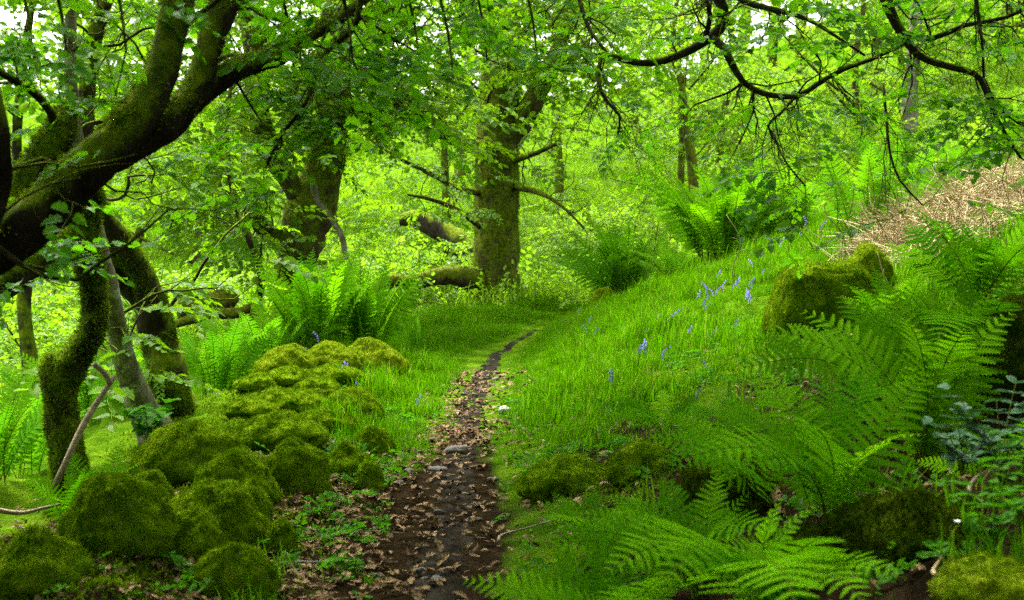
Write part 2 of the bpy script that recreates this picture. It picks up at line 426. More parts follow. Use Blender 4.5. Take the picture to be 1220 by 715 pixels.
# ------------------------------------------------------------------ trees
def moss_fuzz(V, F, dens, size, seed, upmin=-.2, patch=None, mask=.0):
    """little moss leaflets standing on a surface -> verts, faces"""
    r = np.random.default_rng(seed)
    A, B_, C_ = V[F[:, 0]], V[F[:, 1]], V[F[:, 2]]
    cr = np.cross(B_ - A, C_ - A); ar = np.linalg.norm(cr, axis=1) / 2; N = cr / (2 * ar[:, None] + 1e-12)
    n = int(ar.sum() * dens)
    if n < 4: return None
    f = r.choice(len(F), n, p=ar / ar.sum())
    a, b = r.random(n), r.random(n); sw = a + b > 1; a[sw] = 1 - a[sw]; b[sw] = 1 - b[sw]
    p = A[f] + (B_ - A)[f] * a[:, None] + (C_ - A)[f] * b[:, None]; nn = N[f]
    keep = nn[:, 2] + .5 * r.normal(0, .4, n) > upmin
    if mask: keep &= fbm(p * 4.5, seed + 3) > mask - .5
    p, nn = p[keep], nn[keep]; n = len(p)
    if n < 4: return None
    d = nn + r.normal(0, .55, (n, 3)); d /= np.linalg.norm(d, axis=1)[:, None]
    s = np.cross(d, r.normal(0, 1, (n, 3))); s /= np.linalg.norm(s, axis=1)[:, None] + 1e-9
    L = size * r.uniform(.5, 1.3, n)[:, None]
    q = np.stack([p - s * L * .22 - nn * .002, p + s * L * .22 - nn * .002, p + d * L], 1).reshape(-1, 3)
    return q, np.arange(3 * n).reshape(-1, 3)

class Tree:
    def __init__(s, name, label, root, bark, twigbark=None, group=None, seed=0):
        s.o = empty(name, root); tag(s.o, label, 'tree', group); s.root = np.array(root)
        s.bark, s.tb = bark, twigbark or bark; s.r = np.random.default_rng(seed); s.seed = seed
        s.tw = MB(); s.tips = []; s.branches = []
    def limb(s, pts, name='limb', sides=14, lump=.12, step=.06, moss=0, mossmat='moss', wob=.0, size=.016, mask=0, upmin=-.1):
        """pts: rows (x, y, z, radius) in world space"""
        q = spline(pts, step); rad = np.maximum(q[:, 3], .002); c = q[:, :3]
        if wob: c = c + wob * np.stack([fbm(c * 2.3, s.seed + k * 9) for k in range(3)], -1)
        V, F = tube(c, rad, sides, lump, s.seed)
        o = ob(name, mk(name, V - s.root, F, s.bark), s.o)
        if moss:
            z = moss_fuzz(V, F, moss, size, s.seed + len(s.branches), upmin, mask=mask)
            if z: tag(ob('moss', mk('moss', z[0] - s.root, z[1], M[mossmat], smooth=False), o), kind='stuff')
        s.branches.append((c, rad))
        return c, rad
    def px(s, rows, **kw):
        """rows (px, py, depth, width in photo pixels)"""
        return s.limb(np.array([[*P(a, b, d), w * d / FPX / 2] for a, b, d, w in rows]), **kw)
    def walk(s, p, d, L, r0, bias, kink=.32, seg=.09, up=0.):
        n = max(3, int(L / seg)); pts = [p]; d = d / (np.linalg.norm(d) + 1e-9)
        for k in range(n):
            d = d + s.r.normal(0, kink, 3) + bias * .10; d /= np.linalg.norm(d)
            pts.append(pts[-1] + d * L / n)
        return np.array(pts), np.linspace(r0, r0 * .35, n + 1)
    def ramify(s, c, rad, n, L, level, bias=(0, 0, 0), t0=.15, spread=1., kids=4, leaf=1., kink=.3, thin=.45, avoid=None):
        bias = np.array(bias, float); m = len(c)
        for k in range(n):
            f = s.r.uniform(t0, 1) if k else 1.
            i = min(m - 1, int(f * (m - 1)))
            T = c[min(i + 1, m - 1)] - c[max(i - 1, 0)]; T /= np.linalg.norm(T) + 1e-9
            pr = s.r.normal(0, 1, 3); pr -= T * pr.dot(T); pr /= np.linalg.norm(pr)
            d = T * s.r.uniform(.3, 1.) + pr * spread + bias * .6
            l = L * s.r.uniform(.55, 1.25) * (1 - .35 * f)
            r0 = min(rad[i] * thin, .0065 * l / .5 + .0015) if rad[i] > .004 else rad[i] * .8
            q, rr = s.walk(c[i], d, l, max(r0, .0018), bias, kink)
            V, F = tube(q, rr, 5 if rr[0] > .006 else 4, cap=False); s.tw.add(V, F)
            if level > 0: s.ramify(q, rr, kids, L * .55, level - 1, bias, .25, spread, kids, leaf, kink, .6)
            else:
                for g in (0.55, 1.0):
                    if s.r.random() < leaf: 
                        j = int(g * (len(q) - 1)); dd = q[j] - q[max(j - 1, 0)]; s.tips.append((q[j], math.atan2(dd[1], dd[0])))
    def finish(s, protos, extra=None, scale=(.8, 1.2), tilt=.25, crown='crown'):
        if s.tw.n: tag(ob('twigs', s.tw.mesh('twigs', s.tb), s.o), kind='stuff').data.transform(Matrix.Translation(-Vector(s.root)))
        pts = [q for q, a in s.tips]; az = [a + s.r.normal(0, .5) for q, a in s.tips]
        if extra is not None and len(extra): pts += list(extra); az += list(s.r.uniform(0, 6.28, len(extra)))
        if pts:
            n = len(pts)
            o = scatter(crown, np.array(pts) - s.root, euler_from(np.array(az), s.r.normal(.12, tilt, n), s.r.normal(0, tilt, n)), s.r.uniform(*scale, n), protos, parent=s.o)
            tag(o, kind='stuff')
        return s

def cluster(cen, rad, ncl, per, r, cr=.45, hollow=.35):
    """sprays gathered in clumps through an ellipsoid"""
    v = r.normal(0, 1, (ncl, 3)); v /= np.linalg.norm(v, axis=1)[:, None]
    v *= (hollow + (1 - hollow) * r.random(ncl) ** .5)[:, None]
    c = np.array(cen) + v * np.array(rad)
    return (c[:, None, :] + r.normal(0, cr, (ncl, per, 3)) * np.array((1, 1, .55))).reshape(-1, 3)

DROOP = (0, 0, -.5)
# --- gnarled mossy tree whose foot stands beyond the picture's edge; its limbs cross the upper corner
def W(px, py, d): return P(px, py, d)
rA = np.array((-2.75, 4.7, h1(-2.75, 4.7) - .08))
A = Tree('mossy_gnarled_tree', 'gnarled dark tree with thick mossy limbs reaching over the boulders', rA, M['bark'], M['bark_twig'], seed=3)
j0 = P(-75, 345, 4.75)
A.limb([[*rA, .24], [rA[0] + .1, 4.7, rA[2] + .5, .17], [*(j0 + np.array((-.22, 0, -.35))), .14], [*j0, .13]], 'trunk', moss=5000)
main, mr = A.px([(-75, 336, 4.75, 74), (-30, 308, 4.75, 66), (30, 268, 4.7, 61), (75, 231, 4.7, 57), (125, 182, 4.7, 50), (165, 138, 4.75, 46), (192, 85, 4.8, 38), (208, 20, 4.85, 36), (226, -80, 4.9, 38), (236, -230, 5.0, 34), (300, -420, 5.2, 22), (420, -600, 5.4, 10)],
                moss=14000, upmin=.15, size=.02, mask=.3, mossmat='moss_gold', sides=22, step=.04, lump=.15)
l2, r2 = A.px([(120, 196, 4.78, 38), (168, 168, 4.85, 38), (208, 142, 4.9, 36), (236, 98, 5, 32), (252, 45, 5.05, 31), (274, -15, 5.1, 34), (310, -110, 5.2, 30), (420, -220, 5.4, 24), (560, -260, 5.8, 18), (700, -230, 6.2, 10)],
              moss=9000, upmin=.0, size=.018, mask=.3, mossmat='moss_gold', sides=18, step=.04, lump=.15)
l3, r3 = A.px([(222, 128, 4.98, 34), (246, 106, 5.05, 30), (275, 86, 5.1, 29), (305, 74, 5.2, 27), (335, 66, 5.3, 25), (362, 44, 5.45, 20), (400, 24, 5.6, 15), (450, -10, 5.8, 10), (520, -40, 6.1, 6)],
              moss=9000, upmin=.1, size=.016, mask=.25, mossmat='moss_gold', sides=14, step=.04, lump=.12)
l5, r5 = A.px([(0, 300, 4.9, 60), (28, 236, 5.05, 48), (50, 190, 5.1, 44), (66, 162, 5.15, 42), (78, 138, 5.2, 30), (84, 122, 5.2, 12)],
              moss=9000, upmin=-.3, size=.02, mossmat='moss_gold', sides=14, step=.04, lump=.18)
l6, r6 = A.px([(66, 160, 5.15, 13), (60, 134, 5.1, 11), (38, 108, 5.0, 10), (0, 86, 4.9, 9), (-60, 40, 4.8, 8), (-120, -80, 4.8, 6)], sides=8)
l8, r8 = A.px([(-75, 345, 4.75, 70), (-20, 250, 4.4, 46), (-5, 180, 4.3, 40), (-30, 60, 4.2, 34), (-80, -120, 4.2, 26), (-60, -330, 4.2, 16), (80, -560, 4.0, 9)], sides=14)
l7, r7 = A.px([(436, -40, 5.6, 9), (428, 10, 5.6, 8), (420, 34, 5.6, 7), (388, 62, 5.6, 7), (376, 90, 5.6, 6), (364, 122, 5.6, 6), (336, 160, 5.6, 5), (318, 196, 5.6, 4)], sides=7)
l9, r9 = A.px([(500, -245, 5.6, 18), (470, -140, 5.6, 14), (436, -40, 5.6, 9)], sides=7)
for (c, rd), n, L, b in (((main[-60:], mr[-60:]), 9, .9, (.2, 0, .2)), ((l2, r2), 9, .8, (.2, 0, -.1)), ((l3, r3), 10, .5, (.1, 0, -.35)), ((l7, r7), 8, .35, (0, 0, -.3)), ((l6, r6), 6, .5, (0, 0, -.1)), ((l8, r8), 6, .7, (.3, .1, 0)), ((l2[-50:], r2[-50:]), 9, .8, (.1, .1, -.9))):
    A.ramify(c, rd, n, L, 1, b, .1, .9, 4, .28)
# shoots hanging from the limbs in view
for (a, b, d) in ((60, -40, 4.7), (130, -50, 4.6), (20, -40, 5.2), (330, -30, 5.3), (480, -30, 6.0), (560, -40, 6.6), (250, -30, 5.6), (400, -40, 5.0), (520, -20, 5.4), (620, -40, 6.6)):
    c, rd = A.limb(np.array([[*P(a - 30, b - 130, d + .2), .010], [*P(a, b, d), .008], [*P(a + 14, b + 60, d), .006], [*P(a + 20, b + 110, d - .05), .004]]), sides=6, lump=0)
    A.ramify(c, rd, 6, .42, 1, (.1, 0, -.25), .2, 1., 3, .42)
over = np.concatenate([cluster((-3.2, 3.0, 5.4), (2.6, 3.0, 1.3), 50, 7, A.r), cluster((-2.4, 5.6, 5.4), (1.5, 2.2, 1.0), 24, 7, A.r), cluster((.3, .5, 5.6), (2.5, 2, 1.2), 40, 9, A.r),
    cluster((-.8, 6.2, 5.9), (2.4, 2.4, 1.0), 130, 10, A.r), cluster((-4.2, -.5, 3.4), (1.8, 2.6, 2.0), 60, 9, A.r), cluster((-1.5, -4, 3.2), (3.0, 1.3, 2.2), 60, 9, A.r)])  # out-of-view crown clusters overhead and behind, put in to shade the foreground
A.finish(SP_near, over, (.6, 1.0))

# --- bent mossy trunk with a limb running back out of the picture
B = Tree('bent_mossy_tree', 'bent trunk thickly wrapped in moss, elbowed half way up', on(84, 7.3, .1), M['bark'], M['bark_twig'], seed=5)
bd = 7.3
zb = [*B.root, .14]
c, rd = B.limb([zb, *[[*P(a, b, d), w * d / FPX / 2] for a, b, d, w in ((84, 570, bd, 44), (78, 530, bd, 39), (73, 485, bd, 40), (77, 450, bd, 38), (93, 422, bd, 33), (109, 396, bd, 31), (113, 360, bd, 29), (106, 318, 7.2, 32), (99, 285, 7.1, 37), (102, 250, 7.05, 35), (109, 232, 7.0, 31), (112, 222, 7.0, 18))]],
               'trunk', moss=14000, upmin=-1.2, size=.022, sides=20, step=.035, lump=.2)
c, rd = B.px([(74, 462, bd, 40), (60, 436, bd, 30), (66, 424, bd, 16)], sides=10, moss=12000, upmin=-1, size=.02, lump=.2)
c, rd = B.px([(100, 275, 7.1, 46), (70, 292, 7.0, 42), (30, 316, 6.8, 44), (-20, 345, 6.6, 46), (-90, 340, 6.4, 42), (-170, 250, 6.2, 34), (-190, 40, 6.2, 26), (-140, -200, 6.3, 16), (-60, -400, 6.4, 8)], moss=9000, upmin=.1, mask=.2, size=.018, sides=16, lump=.15)
B.ramify(c[-70:], rd[-70:], 12, 1.1, 1, (.3, .1, 0), .1, .9, 4, .9)
B.finish(SP_near, cluster((-2.6, 7.2, 5.0), (1.6, 1.4, 1.0), 30, 8, B.r))

# --- pale leaning pole
T_ = Tree('leaning_pale_tree', 'slender pale leaning trunk between two mossy trunks', on(192, 9.3, .1), M['bark_pale'], M['bark_twig'], seed=8)
c, rd = T_.limb([[*T_.root, .15], *[[*P(a, b, d), w * d / FPX / 2] for a, b, d, w in ((182, 505, 9.3, 44), (166, 478, 9.2, 34), (150, 435, 9, 28), (137, 380, 8.8, 24), (126, 325, 8.6, 21), (110, 258, 8.4, 19), (96, 190, 8.3, 17), (84, 90, 8.2, 15), (90, -60, 8.2, 12), (120, -200, 8.2, 7))]], 'trunk', moss=5000, upmin=-1.2, mask=.75, sides=14, lump=.1)
T_.ramify(c[-60:], rd[-60:], 12, .9, 1, (.1, 0, 0), .1, 1, 4, .4)
# --- forked mossy trunk
D_ = Tree('forked_mossy_tree', 'thick mossy trunk that forks low, ivy leaves on its bark', on(212, 10.1, .1), M['bark'], M['bark_twig'], seed=12)
c, rd = D_.limb([[*D_.root, .20], *[[*P(a, b, d), w * d / FPX / 2] for a, b, d, w in ((208, 480, 10.1, 50), (200, 445, 10, 46), (188, 400, 10, 44), (180, 365, 9.9, 40), (172, 335, 9.8, 32), (158, 308, 9.7, 28), (136, 275, 9.6, 26), (120, 250, 9.5, 24), (100, 190, 9.4, 22), (110, 60, 9.4, 18), (150, -80, 9.4, 14), (200, -220, 9.4, 7))]], 'trunk', moss=9000, upmin=-1.2, mask=.45, size=.02, sides=18, lump=.16)
D_.ramify(c[-60:], rd[-60:], 14, 1.0, 1, (.25, 0, -.1), .05, 1, 4, .45)
D_.px([(182, 372, 9.95, 34), (164, 350, 9.9, 30), (144, 330, 9.8, 26), (126, 300, 9.7, 22), (112, 270, 9.6, 18)], sides=12, lump=.14, moss=6000, upmin=-.2)
D_.px([(211, 492, 10.05, 42), (204, 470, 9.95, 40), (199, 452, 9.9, 26), (197, 440, 9.9, 10)], sides=12, lump=.2, moss=14000, upmin=-1.2, size=.022)
iv = np.array([P(px, py, 9.82) for px, py in ((186, 410), (192, 418), (182, 425), (188, 432), (178, 405), (196, 440), (190, 395), (176, 440))])
D_.finish(SP_mid, iv, (.35, .6))
T_.r = np.random.default_rng(77)
T_.finish(SP_mid, cluster((-1.5, 10.2, 6.2), (1.1, 2.6, .9), 80, 10, T_.r), (.9, 1.3))  # unseen crown clump, placed to keep the sun off the path

# --- stout oak behind the fern clump
E = Tree('stout_oak', 'stout oak spreading into heavy forks behind the fern clump', on(352, 19, .15), M['bark_oak'], M['bark_twig'], seed=21)
c, rd = E.limb([[*E.root, .36], *[[*P(a, b, d), w * d / FPX / 2] for a, b, d, w in ((350, 345, 19, 46), (352, 318, 19, 44), (360, 285, 19, 54), (370, 250, 19, 60), (384, 205, 19, 46), (396, 150, 19, 38), (402, 80, 19, 34), (398, 0, 19, 30), (400, -150, 19, 28), (430, -300, 19, 12))]], 'trunk', sides=20, lump=.12, step=.12, moss=900, mask=.3, size=.035)
E.ramify(c[40:], rd[40:], 14, 1.8, 1, (0, -.2, -.1), .1, 1, 5, .9, thin=.3)
for rows in ([(364, 300, 19, 30), (340, 286, 18.9, 24), (316, 274, 18.8, 20), (298, 250, 18.6, 16), (280, 235, 18.4, 10)],
             [(374, 250, 19, 40), (345, 215, 18.8, 26), (318, 170, 18.6, 25), (305, 110, 18.5, 27), (304, 50, 18.4, 30), (292, -10, 18.4, 28), (270, -140, 18.4, 20), (240, -260, 18.4, 9)],
             [(398, 140, 18.9, 34), (420, 132, 18.6, 27), (442, 136, 18.4, 22), (462, 128, 18.2, 16), (480, 118, 18, 8)],
             [(392, 170, 19, 26), (350, 130, 18.7, 20), (390, 60, 18.3, 16), (440, 20, 18, 12), (500, 10, 17.6, 7)]):
    c, rd = E.px(rows, sides=12, step=.1, lump=.14, moss=900, mask=.2, size=.03)
    E.ramify(c, rd, 9, 1.3, 1, (0, -.2, -.25), .3, 1, 5, .9, thin=.3)
E.finish(SP_oak, np.concatenate([cluster((-2.6, 18, 4.9), (2.2, 2.0, 1.6), 46, 10, E.r, .4), cluster((-3.6, 17.5, 3.0), (1.6, 1.5, .9), 20, 8, E.r, .3)]))
# --- broad oak in the middle
Fo = Tree('broad_oak', 'broad straight mossy oak standing where the path bends away', on(588, 23, .2), M['bark_oak'], M['bark_twig'], seed=33)
c, rd = Fo.limb([[*Fo.root, .62], *[[*P(a, b, d), w * d / FPX / 2] for a, b, d, w in ((588, 352, 23, 64), (590, 330, 23, 57), (592, 280, 23, 53), (592, 215, 23, 52), (594, 150, 23, 49), (596, 85, 23, 45), (592, 10, 23, 42), (585, -100, 23, 34), (590, -260, 23, 14))]], 'trunk', sides=26, lump=.09, step=.12, moss=1100, mask=.35, size=.04, upmin=-1)
Fo.ramify(c[14:], rd[14:], 22, 2.0, 1, (0, -.25, -.25), .1, 1, 5, .9, thin=.22)
for rows, lv in (([(598, 185, 23, 30), (622, 145, 22.9, 27), (640, 112, 22.8, 25), (655, 80, 22.7, 20), (672, 40, 22.6, 15), (700, -20, 22.6, 9)], 1),
                 ([(572, 336, 22.8, 34), (548, 329, 22.6, 25), (520, 330, 22.4, 21), (490, 337, 22.2, 19), (466, 334, 22, 15), (440, 346, 21.8, 9)], 0),
                 ([(570, 230, 22.8, 8), (540, 222, 22.4, 6), (510, 205, 22, 5), (470, 186, 21.6, 3)], 0),
                 ([(572, 270, 22.8, 8), (545, 250, 22.4, 6), (515, 238, 22, 5), (486, 232, 21.6, 3)], 0),
                 ([(612, 192, 22.8, 8), (640, 182, 22.4, 6), (662, 172, 22, 4)], 0),
                 ([(614, 222, 22.8, 9), (648, 232, 22.2, 6), (672, 248, 22, 4), (696, 272, 21.8, 3)], 0),
                 ([(585, 175, 22.8, 18), (550, 172, 22, 11), (520, 160, 21, 7), (480, 130, 20, 5)], 1)):
    c, rd = Fo.px(rows, sides=10, step=.1, lump=.12, moss=900 if rows[0][3] > 20 else 0, mask=.2, size=.03)
    Fo.ramify(c, rd, 8, .9, lv, (0, -.2, -.2), .2, 1, 4, .55, thin=.4)
Fo.finish(SP_oak, np.concatenate([cluster((-.6, 20.8, 4.9), (2.6, 1.6, 1.2), 38, 9, Fo.r, .38), cluster((1.3, 21, 4.9), (1.6, 1.6, .9), 14, 9, Fo.r, .35)]))
# --- overhanging tree, foot up the bank outside the picture
rK = np.array((4.6, 7.6, h1(4.6, 7.6) - .1))
Kt = Tree('overhanging_tree', 'tree on the bank reaching dark crooked twigs over the ferns', rK, M['bark_twig'], M['bark_twig'], seed=44)
Kt.limb([[*rK, .30], [4.5, 7.6, rK[2] + .9, .22], [4.2, 7.5, 4.3, .17], [3.7, 7.2, 5.2, .10], [2.6, 6.9, 5.9, .05], [1.0, 6.6, 6.2, .02]], 'trunk', moss=3000, mask=.4)
KB = []
KB.append(Kt.limb([[4.1, 7.45, 4.4, .06], [3.2, 7.2, 4.2, .045], *[[*P(a, b, d), w * d / FPX / 2] for a, b, d, w in ((1020, -150, 7, 18), (1040, -50, 7, 15), (1060, 12, 7, 13), (1076, 42, 7, 12), (1092, 64, 7, 10), (1118, 76, 6.95, 9), (1150, 84, 6.9, 8), (1168, 94, 6.9, 7), (1180, 125, 6.9, 6), (1198, 160, 6.85, 5), (1216, 188, 6.8, 4))]], sides=9, lump=.15))
KB.append(Kt.limb([[3.3, 7.1, 5.5, .07], [2.2, 7.0, 4.6, .055], *[[*P(a, b, d), w * d / FPX / 2] for a, b, d, w in ((900, -190, 7.2, 20), (852, -70, 7.2, 17), (848, -18, 7.2, 16), (862, 10, 7.2, 14), (858, 34, 7.2, 13), (838, 50, 7.2, 12), (808, 66, 7.2, 11), (776, 75, 7.2, 9), (745, 72, 7.2, 7), (716, 62, 7.2, 5))]], sides=9, lump=.15, moss=5000, upmin=.2))
KB.append(Kt.px([(846, 44, 7.2, 10), (862, 56, 7.15, 10), (872, 76, 7.1, 9), (886, 98, 7.1, 9), (912, 112, 7.05, 8), (948, 115, 7, 7), (976, 99, 7, 6), (1006, 82, 7, 6), (1040, 70, 7, 5), (1078, 52, 7, 4)], sides=8, lump=.15))
KB.append(Kt.px([(850, -30, 7.2, 9), (884, 0, 7.1, 8), (916, 10, 7, 7), (960, 22, 6.9, 6), (1000, 46, 6.8, 4), (1030, 66, 6.8, 3)], sides=7))
KB.append(Kt.px([(1076, 40, 7, 8), (1110, 46, 6.9, 7), (1150, 30, 6.8, 6), (1200, 20, 6.7, 5), (1260, -10, 6.6, 4)], sides=7))
KB.append(Kt.px([(1166, 92, 6.9, 7), (1190, 128, 7, 6), (1214, 146, 7.1, 5), (1250, 158, 7.2, 4)], sides=7))
KB.append(Kt.px([(838, 50, 7.2, 7), (846, 20, 7.1, 6), (838, -10, 7, 5), (820, -50, 7, 5)], sides=7))
KB.append(Kt.px([(718, 62, 7.2, 6), (712, 92, 7.15, 5), (722, 120, 7.1, 4), (738, 138, 7.1, 3), (736, 162, 7.1, 2.5)], sides=6))
KB.append(Kt.px([(700, -60, 7.4, 7), (690, -10, 7.4, 6), (700, 30, 7.3, 5), (722, 62, 7.2, 4)], sides=6))
KB.append(Kt.px([(948, 115, 7, 4), (930, 135, 7, 4), (915, 150, 7, 3.5), (926, 172, 7, 3), (938, 196, 6.9, 2.5), (960, 222, 6.9, 2)], sides=6))
KB.append(Kt.px([(1052, 100, 7, 3.5), (1056, 140, 7, 3.5), (1060, 180, 6.95, 3), (1072, 215, 6.9, 2.5), (1100, 245, 6.9, 2)], sides=6))
KB.append(Kt.px([(1160, -40, 6.6, 6), (1164, 10, 6.6, 5), (1170, 50, 6.6, 4), (1172, 92, 6.7, 3)], sides=6))
for i_, (c, rd) in enumerate(KB):
    Kt.ramify(c, rd, 22 if i_ < 3 else 11, .45, 1, (0, 0, -.40), .2, 1.1, 4, .10, .34)
Kt.finish(SP_near, np.concatenate([cluster((3.4, 4.2, 5.4), (1.8, 3.0, 1.0), 64, 9, Kt.r), cluster((4.4, 7.5, 5.6), (2.5, 2.5, 1.2), 50, 9, Kt.r), cluster((2.0, 9.4, 6.2), (2.6, 2.2, 1.0), 76, 10, Kt.r), cluster((1.0, 4.2, 5.6), (1.8, 2.0, .9), 50, 10, Kt.r), cluster((4.6, 1.0, 4.0), (1.8, 2.8, 2.0), 60, 9, Kt.r), cluster((2.4, -4, 3.6), (3.0, 1.3, 2.2), 60, 9, Kt.r), np.array([P(1155 + Kt.r.normal(0, 35), 130 + Kt.r.normal(0, 38), 6.8 + Kt.r.normal(0, .2)) for _ in range(22)]),  # the clusters out of view overhead and behind are added for shade
    np.array([P(Kt.r.uniform(880, 1180), Kt.r.uniform(-10, 60), 6.9 + Kt.r.normal(0, .3)) for _ in range(26)])]), (.6, 1.))

# --- slim trees and the wood behind
def slim(name, label, rows, protos, seed, bark, ext, sc=(.8, 1.2), n=10, L=1.0, group=None, lf=.8):
    d0 = rows[0][2]; s = Tree(name, label, on(rows[0][0], d0, .1), bark, M['bark_twig'], group, seed)
    c, rd = s.limb([[*s.root, rows[0][3] * d0 / FPX * .6], *[[*P(a, b, d), w * d / FPX / 2] for a, b, d, w in rows[1:]]], 'trunk', sides=10, step=.15, lump=.12)
    s.ramify(c[len(c) // 4:], rd[len(c) // 4:], n, L, 1, (0, -.1, .1), .1, 1, 4, lf)
    s.finish(protos, ext(s) if ext else None, sc); return s
slim('slim_tree', 'slim crooked tree rising behind the big fern on the bank', [(828, 240, 24, 14), (826, 215, 24, 13), (822, 180, 24, 12), (815, 140, 24, 10), (812, 100, 24, 9), (802, 60, 24, 7), (808, -20, 24, 5)], SP_shrub, 51, M['bark_oak'], lambda s: cluster(P(815, 60, 24), (1.4, 1.2, .9), 14, 7, s.r, .3))
slim('grey_tree', 'grey-barked tree far up the slope above the dead bracken', [(1085, 210, 30, 20), (1086, 160, 30, 19), (1084, 110, 30, 18), (1090, 50, 30, 16), (1092, -40, 30, 12), (1080, -150, 30, 7)], SP_shrub, 52, M['bark_pale'], lambda s: cluster(P(1085, 0, 30), (2.4, 2, 1.5), 26, 8, s.r, .4), n=14, L=1.6)
slim('thin_tree', 'thin shaded tree in the hollow beyond the bent trunk', [(42, 540, 13, 22), (38, 470, 13, 20), (34, 420, 13, 19), (28, 360, 13, 17), (36, 280, 13, 14), (20, 180, 13, 12), (30, 60, 13, 9), (50, -60, 13, 6)], SP_mid, 53, M['bark'], lambda s: cluster(P(40, 60, 13), (1.2, 1.2, .9), 16, 7, s.r, .3), n=16, L=.9)
slim('hollow_tree', 'crooked tree in the hollow with a low drooping branch', [(300, 430, 16, 14), (302, 380, 16, 12), (312, 330, 16, 10), (300, 290, 16, 9), (280, 240, 16, 8), (270, 160, 16, 6), (280, 60, 16, 4)], SP_mid, 54, M['bark'], lambda s: cluster(P(250, 220, 16), (1.1, 1., .8), 14, 7, s.r, .3), n=14, L=1.0)

def far_tree(x, y, h, cr, seed, label, group, low=.25, sp=None, dens=1.):
    z = h1(x, y); s = Tree('background_tree', label, (x, y, z - .2), M['bark_oak'], M['bark_twig'], group, seed)
    r = s.r; lean = r.normal(0, .06, 2)
    pts = [[x + lean[0] * h * t_ + r.normal(0, .12), y + lean[1] * h * t_, z - .2 + h * t_, .13 * (1 - .85 * t_) * h / 9] for t_ in np.linspace(0, .9, 7)]
    c, rd = s.limb(pts, 'trunk', sides=9, step=.3, lump=.12)
    for k in range(6):
        i_ = int(len(c) * r.uniform(.25, .85)); a = r.uniform(0, 6.28); L = cr * r.uniform(.6, 1)
        q = c[i_]; s.limb([[*q, rd[i_] * .5], [*(q + np.array((math.cos(a) * L * .5, math.sin(a) * L * .5, L * .25))), rd[i_] * .35], [*(q + np.array((math.cos(a) * L, math.sin(a) * L, L * .6))), rd[i_] * .12]], 'limb', sides=6, step=.35, lump=.1)
    e = []
    for k in range(7):
        a = r.uniform(0, 6.28); f = r.uniform(0, 1); rr = cr * (1 - .5 * f)
        e.append(cluster((x + math.cos(a) * rr * .6, y + math.sin(a) * rr * .6, z + h * (low + (1 - low) * f)), (rr * .6, rr * .6, h * .13), int(8 * dens), 7, r, .5, .3))
    s.finish(sp or SP_far, np.concatenate(e), (.8, 1.3), .35)
    return s
k = 0
FAR = [(-13, 30, 9), (-9.2, 34, 10), (-6.5, 29, 8), (-4.6, 37, 11), (-1.6, 31, 9), (1.2, 36, 10), (3.6, 31, 7.5), (5.6, 38, 10), (8.0, 33, 8), (10.5, 38, 9), (13.5, 34, 8.5), (16.5, 39, 10), (-17, 38, 11), (-12, 43, 12), (-6, 46, 12), (0, 47, 12), (6.5, 48, 12), (12.5, 49, 12), (19, 46, 12), (-20, 50, 13)]
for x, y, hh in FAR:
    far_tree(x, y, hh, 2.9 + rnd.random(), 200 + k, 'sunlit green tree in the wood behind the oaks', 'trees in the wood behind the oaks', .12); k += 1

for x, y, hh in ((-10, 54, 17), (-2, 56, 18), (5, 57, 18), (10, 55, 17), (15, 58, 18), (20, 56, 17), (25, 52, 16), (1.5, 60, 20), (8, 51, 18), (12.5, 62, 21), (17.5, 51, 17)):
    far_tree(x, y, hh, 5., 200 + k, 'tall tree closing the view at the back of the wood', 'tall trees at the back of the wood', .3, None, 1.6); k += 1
for x, y, hh in ((-7.5, -4, 9), (-2.5, -7, 10), (3, -7, 10), (8, -3.5, 9), (-8, 2.5, 8), (9, 3, 8)):      # unseen trees, added beside and behind the viewer to shade the foreground
    far_tree(x, y, hh, 4., 200 + k, 'unseen dense tree added for shade beside and behind the viewpoint', 'unseen shade trees around the viewpoint', .0, None, 2.2); k += 1

for x, y, hh in ((-2.6, -2.2, 8.5), (3.0, -1.8, 8.5), (-4.8, 2.2, 8.5), (5.6, 2.4, 9.)):  # unseen broad crowns, added overhead to hold light off the foreground
    far_tree(x, y, hh, 4.4, 200 + k, 'unseen broad tree added to spread a shading crown over the viewpoint', 'unseen shade trees around the viewpoint', .55, None, 3.); k += 1

# shrubs at the wood's edge
def shrub(px, D, rad, hh, label, seed, n=34, group='leafy bushes under the trees'):
    b_ = on(px, D, .05); r = np.random.default_rng(seed); o = empty('leafy_bush', b_); tag(o, label, 'bush', group)
    mb = MB()
    for k in range(7):
        a = r.uniform(0, 6.28); L = hh * r.uniform(.6, 1)
        q = np.array([(0, 0, 0), (math.cos(a) * rad * .3, math.sin(a) * rad * .3, L * .5), (math.cos(a) * rad * .6, math.sin(a) * rad * .6, L)])
        mb.add(*tube(spline(q, .15), np.linspace(.018, .005, len(spline(q, .15))), 5, cap=False))
    tag(ob('stems', mb.mesh('stems', M['bark_twig']), o), kind='stuff')
    e = cluster((0, 0, hh * .55), (rad, rad, hh * .45), n, 8, r, .22, .3); e[:, 2] = np.maximum(e[:, 2], .05)
    m = len(e); tag(scatter('foliage', e, euler_from(r.uniform(0, 6.28, m), r.normal(-.1, .4, m), r.normal(0, .4, m)), r.uniform(.7, 1.15, m), SP_shrub, parent=o), kind='stuff')
